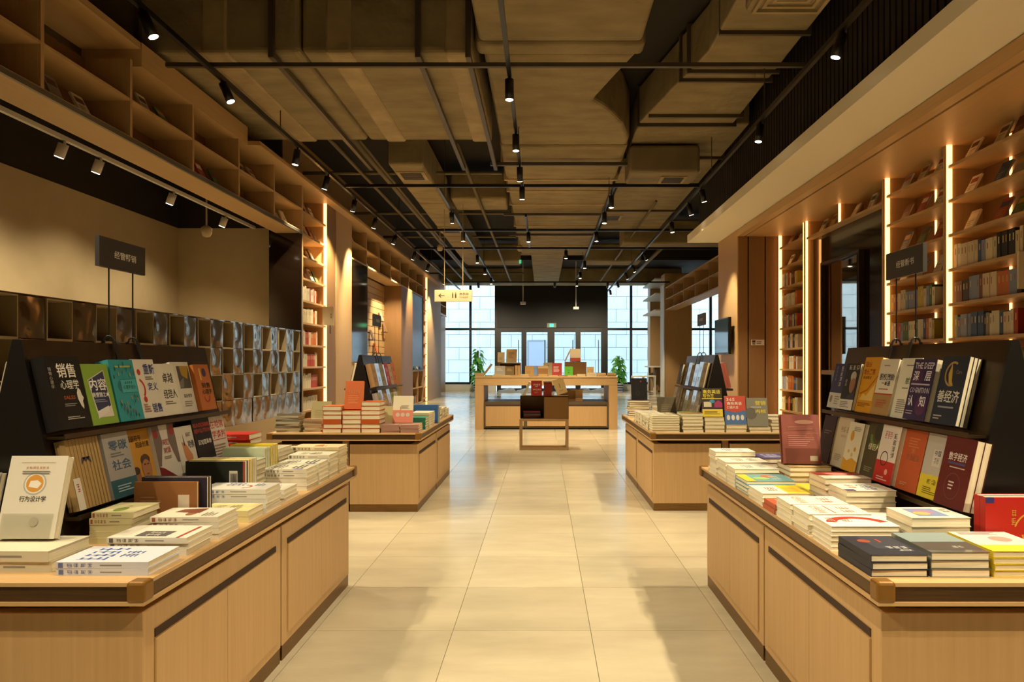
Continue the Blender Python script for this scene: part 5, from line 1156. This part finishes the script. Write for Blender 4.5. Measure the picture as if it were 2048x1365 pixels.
for k in range(2):
    M = axes((1, 0, 0), (0, 0, 1), (0, -1, 0), (cx_(1029) + k * .06, 13.30, ZC)); M = axes((0, 1, 0), (0, 0, 1), (1, 0, 0), (cx_(1029) + k * .05, 13.25, ZC))
    book('standing_book', M, .15, .2, .045, 'c09a62', 'kraft spine book beside the left riser, %s of two' % ORD[k], 'book', GB)
ztop = ZC + .252
cs(995, 698, 718, 14, 13.5, 'c4ac7c', 'kraft book on top of the left riser, left one', tl(.2, .8, .2, .5, 3, '9a8458'), 18, 0, ztop)
cs(1012, 692, 718, 21, 13.48, 'c0a06a', 'taller kraft book on top of the left riser', tl(.2, .8, .3, .8, 5, '8a6c40'), 14, -8, ztop)
M = axes((0, 1, 0), (.6, 0, .8), (.8, 0, -.6), (cx_(966), 13.25, ZC + .065)); book('standing_book', M, .14, .21, .03, 'b0885a', 'tan book leaning right at the table left end', 'book', GB)
cs(1050, 724, 744, 17, 13.3, 'b8924e', 'gold kraft book standing at table centre', tl(.2, .8, .2, .5, 3, '9a7838'))
cs(1067, 724, 744, 9, 13.32, '7a90b8', 'narrow pale blue book standing at table centre')
cs(1076, 724, 744, 20, 13.3, '9a6c34', 'bronze brown book standing at table centre', [('r', 0, .75, 1, 1, 'c0a068')])
cs(1087, 716, 742, 18, 13.6, 'b8ac84', 'pale green patterned book behind the bronze book', [('a', .6, .6, .3, .1, 90, 200, '6a7a4a')])
cs(1104, 720, 746, 20, 13.22, 'a8342a', 'red book with white lines on the broad table', tl(.15, .85, .3, .75, 5, 'd8c0b0'))
cs(1129, 728, 747, 17, 13.2, '5ab030', 'bright green book on the broad table', [('r', .3, .6, .7, .64, '2c5a1c'), ('c', .5, .35, .08, '2c5a1c')])
cs(1140, 693, 718, 21, 13.42, 'd4c09c', 'cream book with red foot on the right riser', [('r', 0, 0, 1, .28, 'a83a28')], 20, 0, ZC + .267)
M = axes((0, -1, 0), (.42, 0, .907), (-.907, 0, .42), (cx_(1135) - .02, 13.62, ZC + .27)); book('standing_book', M, .14, .22, .02, 'a83a28', 'red book leaning on the right riser', 'book', GB)
cs(1174, 728, 746, 14, 13.25, 'c4a068', 'kraft framed book at the right of the broad table', [('a', .5, .5, .3, .04, 0, 360, '9a7a48')], 16)

# ================================================================ plants by the entrance
LEAFM = [noisy('pothos_leaf_%d' % k, c, d, (1, 1, 1), 9, 3, .4) for k, (c, d) in enumerate((('5aa03c', '6cb84a'), ('74c050', '88d060'), ('488a34', '5aa040')))]
for m in LEAFM:
    nt = m.node_tree; b = nt.nodes['Principled BSDF']; out = nt.nodes['Material Output']
    tr = nt.nodes.new('ShaderNodeBsdfTranslucent'); mx = nt.nodes.new('ShaderNodeMixShader'); mx.inputs[0].default_value = .4
    nt.links.new(b.inputs['Base Color'].links[0].from_socket, tr.inputs[0])
    nt.links.new(b.outputs[0], mx.inputs[1]); nt.links.new(tr.outputs[0], mx.inputs[2]); nt.links.new(mx.outputs[0], out.inputs[0])
def leaf_mesh(m):
    pr = [(0, 0), (.05, .06), (.075, .09), (.10, .07), (.13, .05), (.17, .03), (.21, 0)]
    v = []; f = []
    for i, (y, w) in enumerate(((0, .01), (-.015, .055), (.03, .075), (.08, .07), (.13, .045), (.175, .02), (.205, .002))):
        dz = -.25 * (y ** 2) * 4
        v += [(-w, y, dz + .25 * w), (0, y, dz), (w, y, dz + .25 * w)]
    for i in range(6):
        a = i * 3; f += [(a, a + 1, a + 4, a + 3), (a + 1, a + 2, a + 5, a + 4)]
    return MB().add(v, f).mesh('leaf', [m], True)
LM = [leaf_mesh(m) for m in LEAFM]
def plant(x, y, h, label, seed, potc):
    t = thing('potted_pothos', label, 'plant', (x, y, 0)); r = random.Random(seed)
    MB().lathe([(.0, 0), (.13, 0), (.15, .02), (.19, .34), (.2, .36), (.17, .36), (.15, .3), (0, .3)], 20).build('pot', mat('glazed_pot', 'c8ccd0', .25), t, smooth=True)
    for z in (.08, .18, .28): MB().lathe([(.156 + z * .12, z - .025), (.162 + z * .12, z), (.156 + z * .12 + .006, z + .025)], 20).build('blue_band', mat('blue_glaze', '30487a', .25), t, smooth=True)
    MB().cyl((0, 0, .3), (0, 0, h - .12), .045, 10, .035).build('moss_pole', mat('moss_pole', '4a3a24', .95), t)
    n = 78
    for k in range(n):
        z = .42 + (h - .5) * (k / n) + r.uniform(-.05, .05); a = k * 2.4 + r.uniform(-.4, .4)
        rad = .06 + .16 * (1 - abs(k / n - .4)) * r.uniform(.5, 1.1)
        s = r.uniform(.95, 1.5) * (1.0 if k / n < .8 else .8)
        o = inst('leaf', r.choice(LM), t, (rad * math.cos(a), rad * math.sin(a), z), (r.uniform(-.9, -.2), r.uniform(-.3, .3), a - math.pi / 2))
        o.scale = (s, s, s)
plant(-2.72, 30.1, 1.85, 'tall leafy pothos in a pot left of the entrance', 1, 0)
plant(3.17, 30.1, 1.58, 'leafy pothos in a blue banded pot right of the entrance', 2, 0)
# grey cushions on the floor by the doors
def cushion(x, y, w, label):
    n = 10; v = []; f = []
    for i in range(n + 1):
        for j in range(n + 1):
            u, q = i / n * 2 - 1, j / n * 2 - 1
            hh = .17 * max(0, (1 - u ** 4) * (1 - q ** 4)) ** .6 * (.8 + .25 * math.sin(3 * u + q))
            v.append((u * w / 2, q * .3, .005 + hh))
    for i in range(n):
        for j in range(n): a = i * (n + 1) + j; f.append((a, a + n + 1, a + n + 2, a + 1))
    m = len(v); v += [(p[0], p[1], .004) for p in v[:m]]
    f += [tuple(reversed([q + m for q in g])) for g in f[:n * n]]
    o = MB().add(v, f).build('floor_cushion', mat('grey_cushion', '8a8f92', .9), None, (x, y, 0), smooth=True)
    tag(o, label, 'cushion', 'grey cushions by the doors')
for k, x in enumerate((-1.5, -.75, 1.6, 2.3)): cushion(x, 29.9, .8, '%s slack grey cushion from left before the doors' % ORD[k])

# ================================================================ hanging signs and small fittings
ts = thing('toilet_sign', 'hanging beige toilet sign with arrow over the left aisle', 'sign', (-2.11, 14.0, 2.4))
MB().box(0, .73, 0, .05, 0, .23).build('sign_box', mat('beige_sign', 'cdb98c', .5), ts, bevel=.004)
for x, zr in ((.19, 1.8), (.55, 1.9)): MB().cyl((x, .025, .23), (x, .025, zr), .006, 6).build('hanging_rod', mat('tan_rod', 'a08c60', .5), ts)
me = print_mesh([('p', [(.10, .5), (.17, .68), (.185, .64), (.15, .53), (.27, .53), (.27, .47), (.15, .47), (.185, .36), (.17, .32)], '3a3020'), ('c', .485, .72, .014, '3a3020'), ('r', .47, .3, .5, .66, '3a3020'), ('c', .565, .72, .014, '3a3020'), ('p', [(.545, .3), (.585, .3), (.58, .66), (.55, .66)], '3a3020'), ('t', '洗手间', .66, .52, .9, .74, '3a3020'), ('t', 'TOILET', .66, .28, .9, .42, '3a3020')], .73, .23, 0, 'sign_lettering')
inst('sign_lettering', me, ts, (0, -.001, 0), (math.pi / 2, 0, 0))
es = thing('exit_sign', 'small green lit exit sign above the entrance doors', 'sign', (wx(1094), 30.84, wz(656)))
MB().box(0, .39, -.05, .0, 0, .19).build('housing', mat('exit_white', 'b8c0b8', .5), es)
MB().box(.11, .28, -.056, -.05, .03, .16).build('lit_panel', mat('exit_green', (.05, .8, .35), .5, emit=2.0), es)
for k, (px, py) in enumerate(((1046, 607), (1152, 617))):
    y = 26.5; x = (px - VPX) * y / F_PX; z = 1.2 + (VPY - py) * y / F_PX
    t = thing('hanging_projector', ('left', 'right')[k] + ' white box hung on a rod before the black panel', 'ceiling box', (x, y, z))
    MB().box(-.1, .1, -.12, .12, -.04, .05).build('housing', WHITE, t, bevel=.01); MB().cyl((0, 0, .05), (0, 0, 5.05 - z), .018, 8).build('drop_rod', WHITE, t)
for k, (px, py, y) in enumerate(((880, 497, 16.5), (1040, 498, 17.6), (413, 465, 9.9))):
    x = (px - VPX) * y / F_PX; z = 1.2 + (VPY - py) * y / F_PX
    t = thing('dome_camera', ('left', 'centre', 'alcove')[k] + ' hanging dome camera under the ceiling', 'camera', (x, y, z))
    MB().lathe([(0, -.07), (.05, -.055), (.07, 0), (.075, .05), (.06, .07), (.03, .09), (0, .09)], 14).build('dome', mat('dome_beige', 'b8a880', .4), t, smooth=True)
    MB().cyl((0, 0, .09), (0, 0, (4.2, 4.28, 5.05)[k] - z), .012, 8).build('drop_rod', mat('dome_beige'), t)
t = thing('exit_pendant', 'small green exit pendant under the rear main duct', 'sign', (-.62, 19.6, 4.02))
MB().box(-.03, .03, 0, .02, -.1, 0).build('lit_panel', mat('exit_green_dim', (.05, .6, .28), .5, emit=.8), t); MB().cyl((0, .01, 0), (0, .01, .28), .008, 6).build('drop_rod', METALD, t)
# white subject sign on the left lit bookcase
s = thing('shelf_sign', 'white flag sign on the left lit bookcase', 'sign', (XL + .02, 11.95, 1.83))
MB().box(-.02, .17, 0, .02, 0, .31).build('plate', mat('sign_white', 'd6ccb0', .5), s)
MB().box(.1, .11, .005, .015, -.14, 0).build('stem', BLACK, s)
inst('sign_lettering', print_mesh([('v', '推理', .66, .36, .84, .64, '3a3428')], .19, .31, 0, 'sign_lettering'), s, (-.02, -.001, 0), (math.pi / 2, 0, 0))
s = thing('shelf_sign', 'white flag sign at the right photo edge', 'sign', (XR - .02, 5.79, 1.8))
MB().box(-.155, .02, 0, .02, 0, .3).build('plate', mat('sign_white'), s)
inst('sign_lettering', print_mesh([('v', '某某', .2, .3, .5, .7, '3a3428')], .17, .3, 0, 'sign_lettering'), s, (-.155, -.001, 0), (math.pi / 2, 0, 0))
bpy.data.scenes.remove(TMP)
